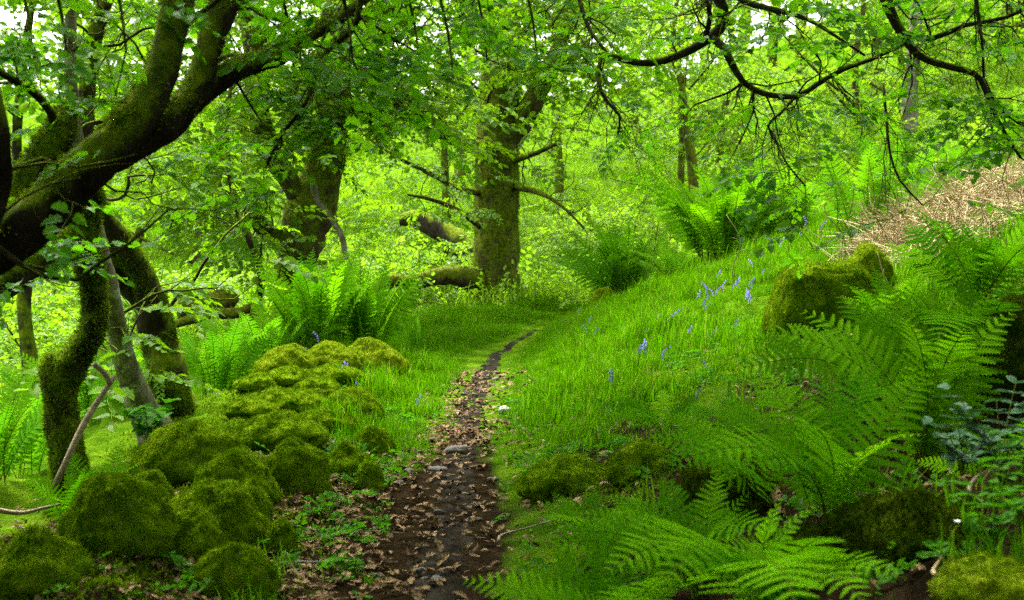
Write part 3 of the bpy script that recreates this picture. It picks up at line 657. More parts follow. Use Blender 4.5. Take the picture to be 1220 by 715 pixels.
SH = [(700, 26, 1.3, 1.5), (655, 28, 1.5, 1.7), (500, 24, 1.4, 1.4), (440, 27, 1.6, 1.9), (270, 22, 1.4, 1.6), (200, 20, 1.3, 1.4), (130, 24, 1.6, 1.8), (60, 20, 1.3, 1.5), (770, 29, 1.5, 1.6), (850, 31, 1.6, 1.7), (930, 29, 1.5, 1.5), (1000, 33, 1.7, 1.9), (1150, 30, 1.7, 1.6), (540, 30, 1.5, 2.2), (330, 28, 1.7, 2.0), (20, 30, 1.8, 2.2), (620, 33, 1.8, 2.2), (730, 34, 1.8, 2.1)]
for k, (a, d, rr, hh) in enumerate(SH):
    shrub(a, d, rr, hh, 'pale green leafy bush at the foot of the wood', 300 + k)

# ------------------------------------------------------------------ undergrowth and grass (nobody could count these)
def field(n, x0, x1, y0, y1, dens):
    x = rng.uniform(x0, x1, n); y = np.sqrt(rng.uniform(y0 ** 2, y1 ** 2, n)); x = x * y / y1 if x0 < -50 else x
    k = rng.random(n) < dens(x, y, x - xc(y)); x, y = x[k], y[k]
    return np.stack([x, y, H(x, y)], -1)
def wedge(n, y0, y1, dens, m=.40, pad=1.5):
    y = np.sqrt(rng.uniform(y0 ** 2, y1 ** 2, n)); x = rng.uniform(-1, 1, n) * (m * y + pad)
    k = rng.random(n) < dens(x, y, x - xc(y)); x, y = x[k], y[k]
    return np.stack([x, y, H(x, y)], -1)

def grass_clump(name, n, hgt, spread, mat, seed, wid=.0045, lean=.5):
    r = np.random.default_rng(seed); Vs, Fs = [], []
    for k in range(n):
        b_ = np.array((*r.normal(0, spread, 2), -.02)); a = r.uniform(0, 6.28); h_ = hgt * r.uniform(.5, 1.2); le = abs(r.normal(0, lean)) * h_
        s_ = np.array((math.cos(a + 1.57), math.sin(a + 1.57), 0)) * wid * r.uniform(.7, 1.3); d = np.array((math.cos(a), math.sin(a), 0))
        c = [b_, b_ + d * le * .25 + np.array((0, 0, h_ * .55)), b_ + d * le + np.array((0, 0, h_ * (.95 - .3 * min(1, le / h_))))]
        o = len(Vs) * 0 + 5 * k
        Vs += [c[0] - s_, c[0] + s_, c[1] - s_ * .8, c[1] + s_ * .8, c[2]]; Fs += [(o, o + 1, o + 3), (o, o + 3, o + 2), (o + 2, o + 3, o + 4)]
    return proto(mk(name, np.array(Vs), np.array(Fs), mat, smooth=True))
GR = [grass_clump('grass_tuft', 44, .12 + .02 * k, .07, M['grass'], 400 + k, .0033) for k in range(5)]
GF = [grass_clump('grass_tuft', 30, .30, .16, M['grass_far'], 410 + k, .012, .6) for k in range(4)]

bp = np.array([P(1120, 300, 11)[0], 11.2])
def bracken_mask(x, y):   # 1 where the dead bracken lies, up the bank
    a = np.stack([x, y, 0 * x], -1); d = ((x - 3.6 - .30 * (y - 11)) / 1.0) ** 2 + ((y - 11.6) / 2.2) ** 2
    return sstep(1.35, .6, d + .45 * fbm(a * 1.1, 71))
def gd(x, y, u):
    a = np.stack([x, y, 0 * x], -1)
    right = sstep(.16, .34, u) * np.maximum(sstep(8.0, 10.2, y + .7 * fbm(a * .9, 55)), .8 * sstep(7.2, 8.8, y) * sstep(1.5, .8, u))
    left = sstep(.18, .3, -u) * sstep(.95, .7, -u) * sstep(7.6, 9.6, y)
    left2 = sstep(.3, .5, -u) * sstep(12, 13.5, y)
    near = .12 * (u > -.8) * (((x - 1.95) / .8) ** 2 + ((y - 5.45) / .9) ** 2 > 1) * sstep(.25, .5, np.abs(u)) * (fbm(a * 1.6, 77) > 0)
    g = np.maximum(np.maximum(right, left), np.maximum(left2, near)) * (.55 + .45 * (fbm(a * 1.2, 56) > -.35))
    g = np.maximum(g, .10 * sstep(15, 19, y))
    return g * (1 - .6 * bracken_mask(x, y))
g = wedge(60000, 3.5, 24, gd)
def flat_rot(n, t=.12): return euler_from(rng.uniform(0, 6.28, n), rng.normal(0, t, n), rng.normal(0, t, n))
gs = .50 + .95 * np.clip(.5 + .9 * fbm(g * 1.3, 58), 0, 1) ** 1.6; ug = np.abs(g[:, 0] - xc(g[:, 1])); gs *= .45 + .55 * sstep(.2, .7, ug)
tag(scatter('grass', g, flat_rot(len(g)), gs * rng.uniform(.55, 1.05, len(g)), GR), 'fresh green grass on both sides of the path', 'grass', kind='stuff')
g = wedge(30000, 22, 62, lambda x, y, u: .9 + 0 * x, .42, 3)
tag(scatter('meadow_grass', g, flat_rot(len(g), .2), rng.uniform(.7, 1.5, len(g)), GF), 'pale green growth covering the far slopes', 'grass', kind='stuff')
HV = [spray('herb', 'oval', 9, .16, .055, [M['herb'], M['stalk']], 430 + k, -.1, .5, .0012) for k in range(3)]
UG = [spray('herb', 'oval', 12, .4, .10, [M['leaf_shrub'], M['stalk']], 440 + k, -.2, .6, .003, curve=-.5) for k in range(3)]
g = wedge(15000, 11, 34, lambda x, y, u: np.clip(sstep(-2.6, -3.6, u) * .55 + sstep(22, 25, y) * .6 + .25 * sstep(20, 22, y), 0, 1) * (fbm(np.stack([x, y, 0 * x], -1) * .7, 61) > -.35), .42, 3)
tag(scatter('undergrowth', g + np.array((0, 0, .08)), euler_from(rng.uniform(0, 6.28, len(g)), rng.normal(-.7, .4, len(g)), rng.normal(0, .4, len(g))), rng.uniform(.8, 1.5, len(g)), UG), 'bright leafy undergrowth in the hollow and below the wood', 'undergrowth', kind='stuff')
def hd(x, y, u):
    a = np.stack([x, y, 0 * x], -1)
    hol = (((x - 1.95) / .7) ** 2 + ((y - 5.45) / .8) ** 2 > 1)
    return hol * (sstep(.22, .42, np.abs(u)) * np.clip(.28 + 1.1 * fbm(a * 1.5, 63), 0, 1) * sstep(12, 9, y) * np.where(u < 0, sstep(-1.5, -.7, u) * .8, np.where((x > 1.15) & (y < 4.6), 1.6, .45)))
g = wedge(20000, 3.2, 12, hd, .40, .3)
tag(scatter('ground_cover', g + np.array((0, 0, .012)), euler_from(rng.uniform(0, 6.28, len(g)), rng.normal(-.35, .3, len(g)), rng.normal(0, .3, len(g))), rng.uniform(.35, .85, len(g)), HV), 'small leafy herbs creeping over the soil beside the path', 'ground cover', kind='stuff')

# a carpet of moss between the boulders and at the fern bank's foot
def carpet(n, seed):
    r = np.random.default_rng(seed); y = r.uniform(4.2, 11.5, n); u = np.where(r.random(n) < .72, r.normal(-1.25, .45, n), r.normal(.9, .4, n)); x = xc(y) + u
    k_ = (fbm(np.stack([x, y, 0 * x], -1) * 1.4, 88) + .35 * sstep(.5, .9, -u) > .08) & (np.abs(u) > .3); x, y = x[k_], y[k_]; n = len(x)
    p = np.stack([x, y, H(x, y)], -1); d = r.normal(0, .55, (n, 3)) + (0, 0, 1); d /= np.linalg.norm(d, axis=1)[:, None]
    s_ = np.cross(d, r.normal(0, 1, (n, 3))); s_ /= np.linalg.norm(s_, axis=1)[:, None]; L = r.uniform(.012, .032, n)[:, None]
    return np.stack([p - s_ * L * .25, p + s_ * L * .25, p + d * L], 1).reshape(-1, 3), np.arange(3 * n).reshape(-1, 3)
cV, cF = carpet(60000, 89)
tag(ob('moss_carpet', mk('moss_carpet', cV, cF, M['moss'], smooth=False)), 'green moss creeping over the ground between the boulders', 'moss', kind='stuff')
# ------------------------------------------------------------------ mossy boulders
def ico(n):
    import bmesh
    bm = bmesh.new(); bmesh.ops.create_icosphere(bm, subdivisions=n, radius=1); bm.verts.ensure_lookup_table()
    V = np.array([v.co[:] for v in bm.verts]); F = np.array([[v.index for v in f.verts] for f in bm.faces]); bm.free(); return V, F
ICO = ico(5); ICO3 = ico(3)
def boulder(px, py, wpx, hpx, D, label, seed, mat='moss', group=None, dep=1., box=2.05, dens=15000, size=.014, bare=False, rz=None, lump=.7):
    """px, py: middle of what shows; sits in the ground"""
    c = P(px, py, D); a = .80 * wpx * D / FPX / 2; hz = hpx * D / FPX / 2
    base = h1(c[0], D) ; top = c[2] + hz
    hgt = min(max(top - base + .06, .10), 3.4 * hz + .04); r = np.random.default_rng(seed); off = r.uniform(0, 60, 3)
    V, F = ICO; V = V.copy()
    V = np.sign(V) * np.abs(V) ** (2 / box); V /= (np.sum(np.abs(V) ** box, 1) ** (1 / box))[:, None]
    ang = r.uniform(0, 3.14) if rz is None else rz
    S = np.array((a, a * dep * r.uniform(.85, 1.1), hgt * .62))
    n0 = V / np.linalg.norm(V, axis=1)[:, None]
    V = V * (1 + .20 * lump * fbm(n0 * 1.15 + off, seed, 2))[:, None] * S
    V = V * (1 + .0) + n0 * (.022 * lump * fbm(V * 7 + off, seed + 2, 2) + .007 * fbm(V * 34 + off, seed + 4, 2))[:, None] * min(1.2, a / .2)
    V = V + n0 * (.020 * lump * np.abs(vn(V * 6.5 + off, seed + 6)) + .016 * np.abs(vn(V * 17 + off, seed + 7)))[:, None]
    V[:, :2] *= (1.10 - .28 * np.clip(n0[:, 2], -.6, 1))[:, None]
    V[:, 2] += hgt - V[:, 2].max()
    ca, sa = math.cos(ang), math.sin(ang)
    if dep == 1.: V[:, :2] = V[:, :2] @ np.array(((ca, sa), (-sa, ca)))
    loc = np.array((c[0], D, base))
    o = ob('mossy_boulder', mk('mossy_boulder', V, F, M[mat]), None, loc); tag(o, label, 'boulder', group)
    z = moss_fuzz(V, F, dens, size, seed, -.55)
    if z: tag(ob('moss', mk('moss', z[0], z[1], M[mat], smooth=False), o), kind='stuff')
    return o
GB = 'mossy boulders lining the path'; LB = 'moss-covered boulder in the tumbled row beside the path'
boulder(140, 645, 132, 128, 5.3, 'tall dome-shaped boulder under thick green moss', 1, group=GB, box=2.1, lump=.6)
boulder(48, 690, 128, 90, 4.9, 'low mossy boulder beside the tall dome-shaped boulder', 2, group=GB)
LBS = ['small mossy boulder tucked against the tall dome-shaped boulder', 'broad mossy boulder bordering the leaf litter in front of the dome', 'long low mossy boulder just behind the tall dome-shaped boulder', 'largest mossy boulder at the foot of the pale leaning trunk', 'mossy boulder pressed against the largest one by the pale trunk', 'rounded mossy boulder above the pale bent twig']
for k, (a, b, w_, h_, d, m_) in enumerate([(227, 655, 88, 66, 5.5, 'moss'), (280, 695, 108, 60, 5.1, 'moss'), (252, 619, 138, 62, 6.05, 'moss'), (227, 552, 146, 80, 7.3, 'moss'), (278, 577, 112, 60, 6.8, 'moss'), (350, 560, 92, 52, 7.2, 'moss'),
        (332, 522, 112, 42, 8.4, 'moss'), (388, 514, 82, 36, 9.0, 'moss'), (338, 496, 62, 26, 9.5, 'moss'), (308, 479, 62, 50, 10.2, 'moss'), (343, 443, 84, 50, 10.9, 'moss_gold'), (393, 436, 76, 44, 11.3, 'moss_gold'), (440, 426, 92, 32, 11.8, 'moss_gold'),
        (396, 462, 78, 42, 10.6, 'moss'), (378, 486, 60, 28, 10.0, 'moss'), (414, 551, 66, 26, 7.7, 'moss'), (446, 527, 48, 18, 8.4, 'moss'), (298, 598, 52, 30, 6.4, 'moss'), (335, 623, 40, 18, 6.0, 'moss'), (342, 471, 62, 36, 10.3, 'moss'), (362, 500, 70, 30, 9.4, 'moss'), (300, 505, 70, 36, 9.2, 'moss'), (180, 590, 50, 30, 6.5, 'moss'), (440, 560, 36, 14, 7.4, 'moss')]):
    boulder(a, b, w_, h_, d, LBS[k] if k < len(LBS) else 'golden mossy stone heaped at the fern end of the boulder row' if m_ == 'moss_gold' else 'small moss cushion among the leaf litter and larger boulders' if w_ < 56 else LB, 10 + k, m_, 'golden mossy stones' if m_ == 'moss_gold' else 'small moss cushions' if w_ < 56 and k >= len(LBS) else GB)
boulder(418, 495, 86, 46, 9.5, 'round mossy boulder standing apart next to the path grass', 40, group=GB, lump=.5)
boulder(982, 362, 140, 82, 9.0, 'square mossy block with a dark steep side on the bank', 41, 'moss', box=4.2, lump=.45, dep=.8, rz=0)
boulder(1036, 320, 62, 40, 9.7, 'rounded golden mossy stone behind the square mossy block', 42, 'moss_gold', box=2.4, lump=.6)
boulder(1215, 440, 150, 150, 6.0, 'big dark mossy rock in shade behind the arching ferns', 43, 'moss_shaded')
boulder(1090, 660, 210, 110, 4.3, 'wide olive mossy mound below the arching ferns', 44, 'moss_shaded', size=.02)
boulder(1190, 745, 170, 60, 3.6, 'yellow-green mossy hump under the herbs', 45, 'moss_gold')
boulder(675, 585, 120, 60, 7.0, 'flat mossy mound at the path edge by the ferns', 46, 'moss')
boulder(770, 570, 90, 60, 6.5, 'mossy lump half hidden under fern tips beside the flat mound', 47, 'moss')
boulder(870, 590, 120, 70, 5.4, 'dark mossy lump between the low ferns', 48, 'moss_shaded')
boulder(720, 332, 36, 16, 18.5, 'small mossy stone in the grass below the upright fern', 49, 'moss_gold')
boulder(990, 690, 120, 60, 4.4, 'dark mossy stone beneath the drooping fern', 50, 'moss_shaded')
boulder(575, 378, 90, 14, 20, 'long mossy hummock in front of the broad oak', 52, 'moss_gold')

# ------------------------------------------------------------------ ferns
def frond_mesh(name, L, th0, th1, pairs, wid, K, mat, seed, pw=1.2):
    r = np.random.default_rng(seed); mb = MB()
    t = np.linspace(0, 1, 26); th = th0 + (th1 - th0) * t ** pw
    dx, dz = np.sin(th), np.cos(th)
    ax = np.stack([np.cumsum(dx) - dx[0], .03 * 26 * np.sin(t * 3 + seed) * t, np.cumsum(dz) - dz[0]], -1) * L / 26
    mb.add(*tube(ax, np.linspace(.0045, .0012, 26) * L, 4, cap=False), 1)
    T = np.gradient(ax, axis=0); T /= np.linalg.norm(T, axis=1)[:, None]
    for k in range(pairs):
        f = .13 + .865 * (k / (pairs - 1)) ** .92
        pos = np.array([np.interp(f, t, ax[:, j]) for j in range(3)]); tn = np.array([np.interp(f, t, T[:, j]) for j in range(3)])
        e = (f - .13) / .87
        ln = wid * L * min(1, .35 + 2.2 * e) * (1 - e ** 1.7) * r.uniform(.92, 1.08) + .006 * L
        pwid = min(ln * .16, .865 / pairs * .44 * L)
        for s in (1, -1):
            side = np.array((0, s, 0.)); nrm = np.cross(tn, side) * s; nrm = nrm if nrm[2] * 1 > -9 else nrm
            nrm = np.cross(tn, np.array((0, 1., 0)))
            a = R(18) + .35 * e + r.normal(0, .06)
            d = side * math.cos(a) + tn * math.sin(a) - nrm * (-.10) + r.normal(0, .05, 3)
            d /= np.linalg.norm(d); q = np.cross(nrm, d); q /= np.linalg.norm(q)
            n2 = np.cross(d, q)
            cen = [pos + d * ln * (j / K) - np.array((0, 0, .16 * ln * (j / K) ** 2)) for j in range(K + 1)]
            Vs = list(cen); Fs = []
            wid_ = [pwid * (1 - (jj / K) ** 2.2 * .8) for jj in range(K + 1)]
            for g_ in (1, -1):
                o_ = len(Vs)
                for jj in range(K + 1): Vs.append(cen[jj] + q * g_ * wid_[jj] * .55 + n2 * wid_[jj] * .12)
                e_ = len(Vs)
                for jj in range(K): Vs.append(cen[jj] * .35 + cen[jj + 1] * .65 + q * g_ * wid_[jj] * 1.08 + d * ln / K * .25 + n2 * wid_[jj] * .05)
                for jj in range(K):
                    for f_ in ((jj, jj + 1, o_ + jj + 1), (jj, o_ + jj + 1, o_ + jj), (o_ + jj, o_ + jj + 1, e_ + jj)): Fs.append(f_ if g_ > 0 else f_[::-1])
            mb.add(np.array(Vs), np.array(Fs), 0)
    return mb.mesh(name, [mat, M['stalk']], smooth=False)
def fset(mat, K, pairs, tag_, wid=.20):
    return [frond_mesh('frond', 1., R(a), R(b), pairs, wid, K, mat, 500 + i_ + tag_, pw) for i_, (a, b, pw) in enumerate(((8, 55, 1.3), (14, 85, 1.4), (20, 105, 1.2), (28, 95, 1.1), (4, 35, 1.2), (38, 112, 1.2), (12, 70, 2.0)))]
FTIP = {}
for k_, (a_0, b_0, p_0) in enumerate(((8, 55, 1.3), (14, 85, 1.4), (20, 105, 1.2), (28, 95, 1.1), (4, 35, 1.2), (38, 112, 1.2), (12, 70, 2.0))):
    th_ = R(a_0) + (R(b_0) - R(a_0)) * np.linspace(0, 1, 26) ** p_0; FTIP[k_] = (np.sin(th_).sum() / 26 - math.sin(th_[0]) / 26, np.cos(th_).sum() / 26 - math.cos(th_[0]) / 26)
FN = fset(M['fern'], 8, 20, 0, .235); FM = fset(M['fern'], 6, 20, 20, .21); FD = fset(M['fern_far'], 4, 24, 40, .17); FG = fset(M['fern'], 4, 24, 60, .17)
def fern(base, n, L, protos, label, seed, az0=0, azr=6.2832, kinds=(0, 1, 2, 3, 6), lean=.0, group=None, Lr=(.7, 1.1), jit=.05, tilt=0.):
    r = np.random.default_rng(seed); o = empty('fern', base); tag(o, label, 'fern', group)
    for k in range(n):
        f = ob('frond', protos[kinds[int(r.integers(len(kinds)))]], o)
        az = az0 + azr * ((k + r.uniform(.1, .9)) / n - .5)
        f.rotation_euler = (Matrix.Rotation(.45 * math.cos(az) + r.normal(0, .25), 3, Vector((math.cos(az) * .7, math.sin(az) * .7, .7))) @ Matrix.Rotation(az, 3, 'Z') @ Matrix.Rotation(r.normal(tilt, .13), 3, 'Y')).to_euler()
        f.location = (math.cos(az) * jit * r.random(), math.sin(az) * jit * r.random(), 0); s = L * r.uniform(*Lr); f.scale = (s, s * r.uniform(.9, 1.15), s)
    return o
LEFT, RIGHT, TOCAM, AWAY = math.pi, 0, -math.pi / 2, math.pi / 2
def onb(px, D): return on(px, D, .015)
def fern_to(px, D, tips, label, seed, protos=None, group=None):
    """tips: rows (px, py, depth, frond shape); every frond is turned and scaled to end there"""
    b_ = onb(px, D); r = np.random.default_rng(seed); o = empty('fern', b_); tag(o, label, 'fern', group)
    more_ = [(a + r.normal(0, 22), c_ + r.normal(0, 14), d + r.normal(0, .12), kd) for a, c_, d, kd in tips if r.random() < .0]
    for a, c_, d, kd in list(tips) + more_:
        me_ = (protos or FN)[kd]; t_ = FTIP[kd]; v = P(a, c_, d) - b_; hr = math.hypot(v[0], v[1]); L = math.hypot(hr, v[2])
        f = ob('frond', me_, o); s = L / math.hypot(*t_)
        az = math.atan2(v[1], v[0]); dl = math.atan2(hr, v[2]) - math.atan2(t_[0], t_[1])
        f.scale = (s, s * r.uniform(.9, 1.1), s)
        f.rotation_euler = (Matrix.Rotation(.8 * math.cos(az) + r.normal(0, .2), 3, Vector(v).normalized()) @ Matrix.Rotation(az, 3, 'Z') @ Matrix.Rotation(dl, 3, 'Y')).to_euler()
        f.location = (r.normal(0, .02), r.normal(0, .02), 0)
    return o
# right bank, near
fern_to(990, 4.75, [(988, 446, 5.2, 4), (946, 455, 5.1, 4), (1110, 446, 4.9, 1), (865, 468, 4.8, 1), (905, 440, 5.2, 0), (1040, 430, 5.35, 4), (815, 540, 4.3, 2), (880, 560, 4.2, 2), (1100, 520, 4.4, 1), (930, 500, 4.3, 1)], 'upright fern with ladder-like fronds between the mossy mounds', 1)
fern_to(1105, 5.7, [(895, 388, 5.5, 1), (955, 365, 5.8, 1), (1000, 350, 6.0, 6), (1045, 330, 6.2, 0), (1110, 330, 6.3, 4), (1180, 345, 5.9, 6), (1215, 372, 5.6, 1), (1150, 390, 5.3, 1), (1075, 372, 5.4, 6)], 'large fern arching over the shaded hollow on the bank', 2)
fern_to(1165, 6.3, [(1080, 345, 6.3, 0), (1140, 325, 6.5, 4), (1215, 328, 6.4, 0), (1250, 350, 6.2, 6), (1040, 370, 6.0, 1), (1120, 360, 5.8, 6), (1190, 365, 5.7, 6), (1270, 390, 6.0, 1), (1000, 395, 6.1, 2), (1100, 410, 5.5, 1)], 'large fern rising against the dark mossy rock', 3)
fern_to(1015, 6.7, [(895, 402, 6.6, 1), (935, 385, 6.9, 1), (985, 375, 7.0, 0), (1040, 366, 7.0, 0), (1080, 380, 6.9, 1), (870, 436, 6.3, 2)], 'fern spreading below the square mossy block', 4)
fern_to(905, 5.3, [(770, 520, 5.1, 2), (815, 492, 5.4, 1), (865, 470, 5.7, 0), (800, 560, 4.7, 5), (960, 500, 5.4, 1)], 'fern with low fronds leaning towards the path', 5)
fern_to(835, 4.5, [(650, 632, 4.3, 2), (690, 610, 4.4, 1), (720, 590, 4.7, 2), (790, 560, 4.7, 0), (850, 555, 4.8, 4), (640, 660, 4.2, 5), (700, 680, 3.9, 2), (770, 700, 3.7, 2), (900, 590, 4.4, 1), (930, 640, 4.0, 2)], 'low fern fanning out towards the flat mossy mound', 6)
fern_to(915, 3.95, [(1025, 730, 3.3, 2), (1065, 690, 3.5, 2), (985, 600, 3.9, 1), (930, 590, 3.9, 0), (850, 640, 3.6, 2), (870, 720, 3.3, 2), (950, 750, 3.1, 2), (800, 680, 3.5, 5), (1000, 650, 3.5, 1)], 'fern drooping broad fronds in front of the olive mossy mound', 7)
fern_to(745, 4.0, [(548, 690, 4.0, 2), (590, 705, 3.8, 2), (610, 660, 4.1, 1), (660, 640, 4.2, 1), (700, 620, 4.2, 0), (640, 725, 3.6, 2), (720, 735, 3.5, 2), (820, 690, 3.7, 1), (790, 740, 3.5, 2)], 'low fern reaching over the bare path soil', 8)
fern_to(860, 6.6, [(785, 500, 6.6, 2), (835, 480, 6.9, 0), (895, 480, 6.8, 1), (800, 535, 6.2, 5)], 'small fern between the grass and the flat mossy mound', 9, FM)
fern_to(790, 7.4, [(710, 482, 7.3, 2), (735, 470, 7.5, 1), (790, 462, 7.7, 0), (840, 472, 7.5, 1), (730, 505, 7.0, 5), (860, 495, 7.2, 2)], 'little fern at the edge of the grassy bank', 10, FM)
fern(onb(1165, 7.6), 14, .80, FM, 'fern at the foot of the dead bracken', 11, LEFT + .4, 5.5, (1, 0, 6, 3))
fern(onb(1060, 7.7), 12, .55, FM, 'fern leaning on the square mossy block', 12, LEFT, 5, (0, 1, 6))
fern_to(715, 5.4, [(640, 600, 5.3, 2), (660, 585, 5.5, 1), (710, 570, 5.6, 0), (760, 585, 5.4, 1), (650, 630, 5.0, 5), (780, 610, 5.2, 2)], 'tiny fern rooted at the path edge under the flat mound', 13, FM)
fern(onb(1215, 5.2), 9, .5, FN, 'fern in the dark hollow under the arching ones', 43, LEFT, 5, (1, 2, 3))
# bank, farther
fern(onb(740, 19.5), 30, 1.45, FD, 'upright bright fern in the grass below the slim tree', 14, 0, 6.283, (4, 0, 0, 1), jit=.25)
fern(onb(862, 17), 44, 1.4, FG, 'big spreading fern clump on the grassy bank', 15, 0, 6.283, (0, 1, 4, 6, 0), jit=.3)
fern(onb(915, 17.6), 34, 1.35, FD, 'big fern clump growing into the spreading one beside it', 16, 0, 6.283, (0, 1, 4, 6), jit=.3)
fern(onb(800, 18.5), 16, .85, FD, 'lower fern between the upright fern and the big clump', 17, 0, 6.283, (1, 0, 2), jit=.2)
fern(onb(1030, 13.5), 14, 1.0, FD, 'fresh upright fern beside the standing dead stalks', 18, 0, 6.283, (4, 4, 0), jit=.3)
fern(onb(1085, 14.5), 12, .95, FD, 'pale fern above the standing dead stalks', 19, 0, 6.283, (4, 4, 0), jit=.3)
# left of the path
fern(onb(430, 13.2), 34, 1.1, FG, 'dense upright fern by the end of the boulder row', 20, 0, 6.283, (4, 4, 0), jit=.25)
fern(onb(375, 12.8), 34, 1.05, FG, 'feathery fern clump in front of the stout oak', 21, 0, 6.283, (0, 4, 6), jit=.25)
fern(onb(315, 12.6), 26, .85, FD, 'feathery fern sloping into the hollow behind the boulders', 22, 0, 6.283, (0, 6, 1), jit=.25)
fern(onb(260, 11.8), 22, .8, FD, 'fern just behind the boulders by the forked trunk', 23, 0, 6.283, (0, 6, 4), jit=.2)
fern(onb(495, 15), 12, .6, FD, 'small yellowish fern near the fallen mossy limb', 24, 0, 6.283, (4, 0), jit=.15)
GH = 'ferns down in the hollow'
for k, (a, d) in enumerate(((20, 9.0), (-20, 8.0), (110, 11.5), (150, 12.8), (55, 12), (230, 14.5), (0, 11))):
    fern(onb(a, d), 16, .85, FD, 'bright fern growing down in the hollow behind the bent trunk', 30 + k, 0, 6.283, (0, 1, 6), group=GH, jit=.2)
fern(onb(88, 6.75), 8, .5, FM, 'shaded fern at the foot of the bent mossy trunk', 40, 0, 6.0, (4, 0, 1))
fern(onb(120, 6.9), 6, .42, FM, 'little shaded fern leaning on the bent mossy trunk', 41, 0, 6.0, (4, 0, 1))
fern(onb(240, 4.45), 6, .26, FM, 'tiny fern sprouting between the low mossy boulders', 42, 0, 6.0, (4, 0, 1))

# ------------------------------------------------------------------ dead bracken on the bank
r = np.random.default_rng(90)
def strand(n, Lr, rad, flat, mat, name, seed):
    r = np.random.default_rng(seed); mb = MB()
    for k in range(n):
        L = r.uniform(*Lr); a = r.uniform(0, 6.28); e = r.normal(flat, .3); p0 = np.array((*r.normal(0, .12, 2), r.uniform(0, .06)))
        d = np.array((math.cos(a) * math.cos(e), math.sin(a) * math.cos(e), math.sin(e))); m_ = p0 + d * L * .5 + r.normal(0, .02, 3); 
        mb.add(*tube(np.array([p0, m_, p0 + d * L + np.array((0, 0, -.03))]), [rad, rad * .8, rad * .3], 3, cap=False))
    return proto(mb.mesh(name, mat))
BS = [strand(14, (.15, .45), .004, .15, M['bracken'], 'straw', 90 + k) for k in range(4)]
g = wedge(5000, 7, 17, lambda x, y, u: bracken_mask(x, y), .42, 1)
tag(scatter('dead_bracken', g + np.array((0, 0, .03)), flat_rot(len(g), .3), rng.uniform(.6, 1.3, len(g)), BS), 'matted tan dead bracken lying on the bank', 'dead bracken', kind='stuff')
st = []
for k in range(5):
    L = 1.; q = spline(np.array([(0, 0, 0), (.03 * r.normal(), .03 * r.normal(), .35), (.12 * r.normal(), .1 * r.normal(), .7), (.25 * r.normal(), .2 * r.normal(), .98)]), .08)
    mb = MB(); mb.add(*tube(q, np.linspace(.0075, .003, len(q)), 5))
    for s in range(4):
        i_ = int(len(q) * (.45 + .12 * s)); i_ = min(i_, len(q) - 1); e = q[i_] + np.array((*r.normal(0, .10, 2), .03)); mb.add(*tube(np.array([q[i_], e]), [.003, .0015], 4))
    st.append(mb)
ST_tan = [m_.mesh('bracken_stalk', M['bracken']) for m_ in st]; ST_dark = [m_.mesh('bracken_stalk', M['stalk']) for m_ in st]
for k in range(34):
    a, d = r.uniform(1010, 1215), r.uniform(8.8, 12.5)
    o = ob('bracken_stalk', ST_tan[k % 5], None, on(a, d, .03)); o.rotation_euler = (r.normal(0, .5), r.normal(0, .5), r.uniform(0, 6.28)); s = r.uniform(.35, .62); o.scale = (s, s, s)
    tag(o, 'dry tan bracken stalk poking from the dead bracken', 'dead stalk', 'dry stalks in the dead bracken')
for k in range(16):
    a, d = r.normal(1030, 26), r.uniform(11, 12.6)
    o = ob('bracken_stalk', ST_dark[k % 5], None, on(a, d, .03)); o.rotation_euler = (r.normal(0, .12), r.normal((a - 1030) / 150, .12), r.uniform(-.6, .6)); s = r.uniform(.5, .85); o.scale = (s, s, s)
    tag(o, 'upright brown stalk in the sheaf beside the golden mossy stone', 'dead stalk', 'brown stalks by the golden stone')
o = ob('bracken_stalk', ST_tan[2], None, on(872, 12.5, .03)); o.scale = (.75,) * 3; o.rotation_euler = (.1, -.05, 1); tag(o, 'lone dry stalk standing among the bluebells', 'dead stalk')

# ------------------------------------------------------------------ bluebells
def bluebell(seed):
    r = np.random.default_rng(seed); mb = MB()
    q = spline(np.array([(0, 0, 0), (.005, 0, .12), (.02, 0, .22), (.07, 0, .27)]), .03); mb.add(*tube(q, np.linspace(.003, .0015, len(q)), 4), 1)
    for k in range(8):
        f = .62 + .38 * k / 7; i_ = min(len(q) - 1, int(f * (len(q) - 1))); a = r.uniform(-1, 1); c_ = q[i_] + np.array((.012, .014 * a * 1.3, -.004))
        pts = np.array([c_, c_ + (.004, .003 * a, -.010), c_ + (.006, .004 * a, -.020)]); V, F = tube(pts, [.004, .0075, .011], 6, cap=False); mb.add(V, F, 0)
    for k in range(4):
        a = r.uniform(0, 6.28); d = np.array((math.cos(a), math.sin(a), 0)); s_ = np.array((-d[1], d[0], 0)) * .005
        mb.add(np.array([-s_, s_, d * .05 + s_ + (0, 0, .1), d * .05 - s_ + (0, 0, .1), d * .13 + (0, 0, .13)]), np.array([(0, 1, 2), (0, 2, 3), (3, 2, 4)]), 2)
    return mb.mesh('bluebell', [M['blue'], M['stalk'], M['grass']])
BB = [bluebell(k) for k in range(4)]
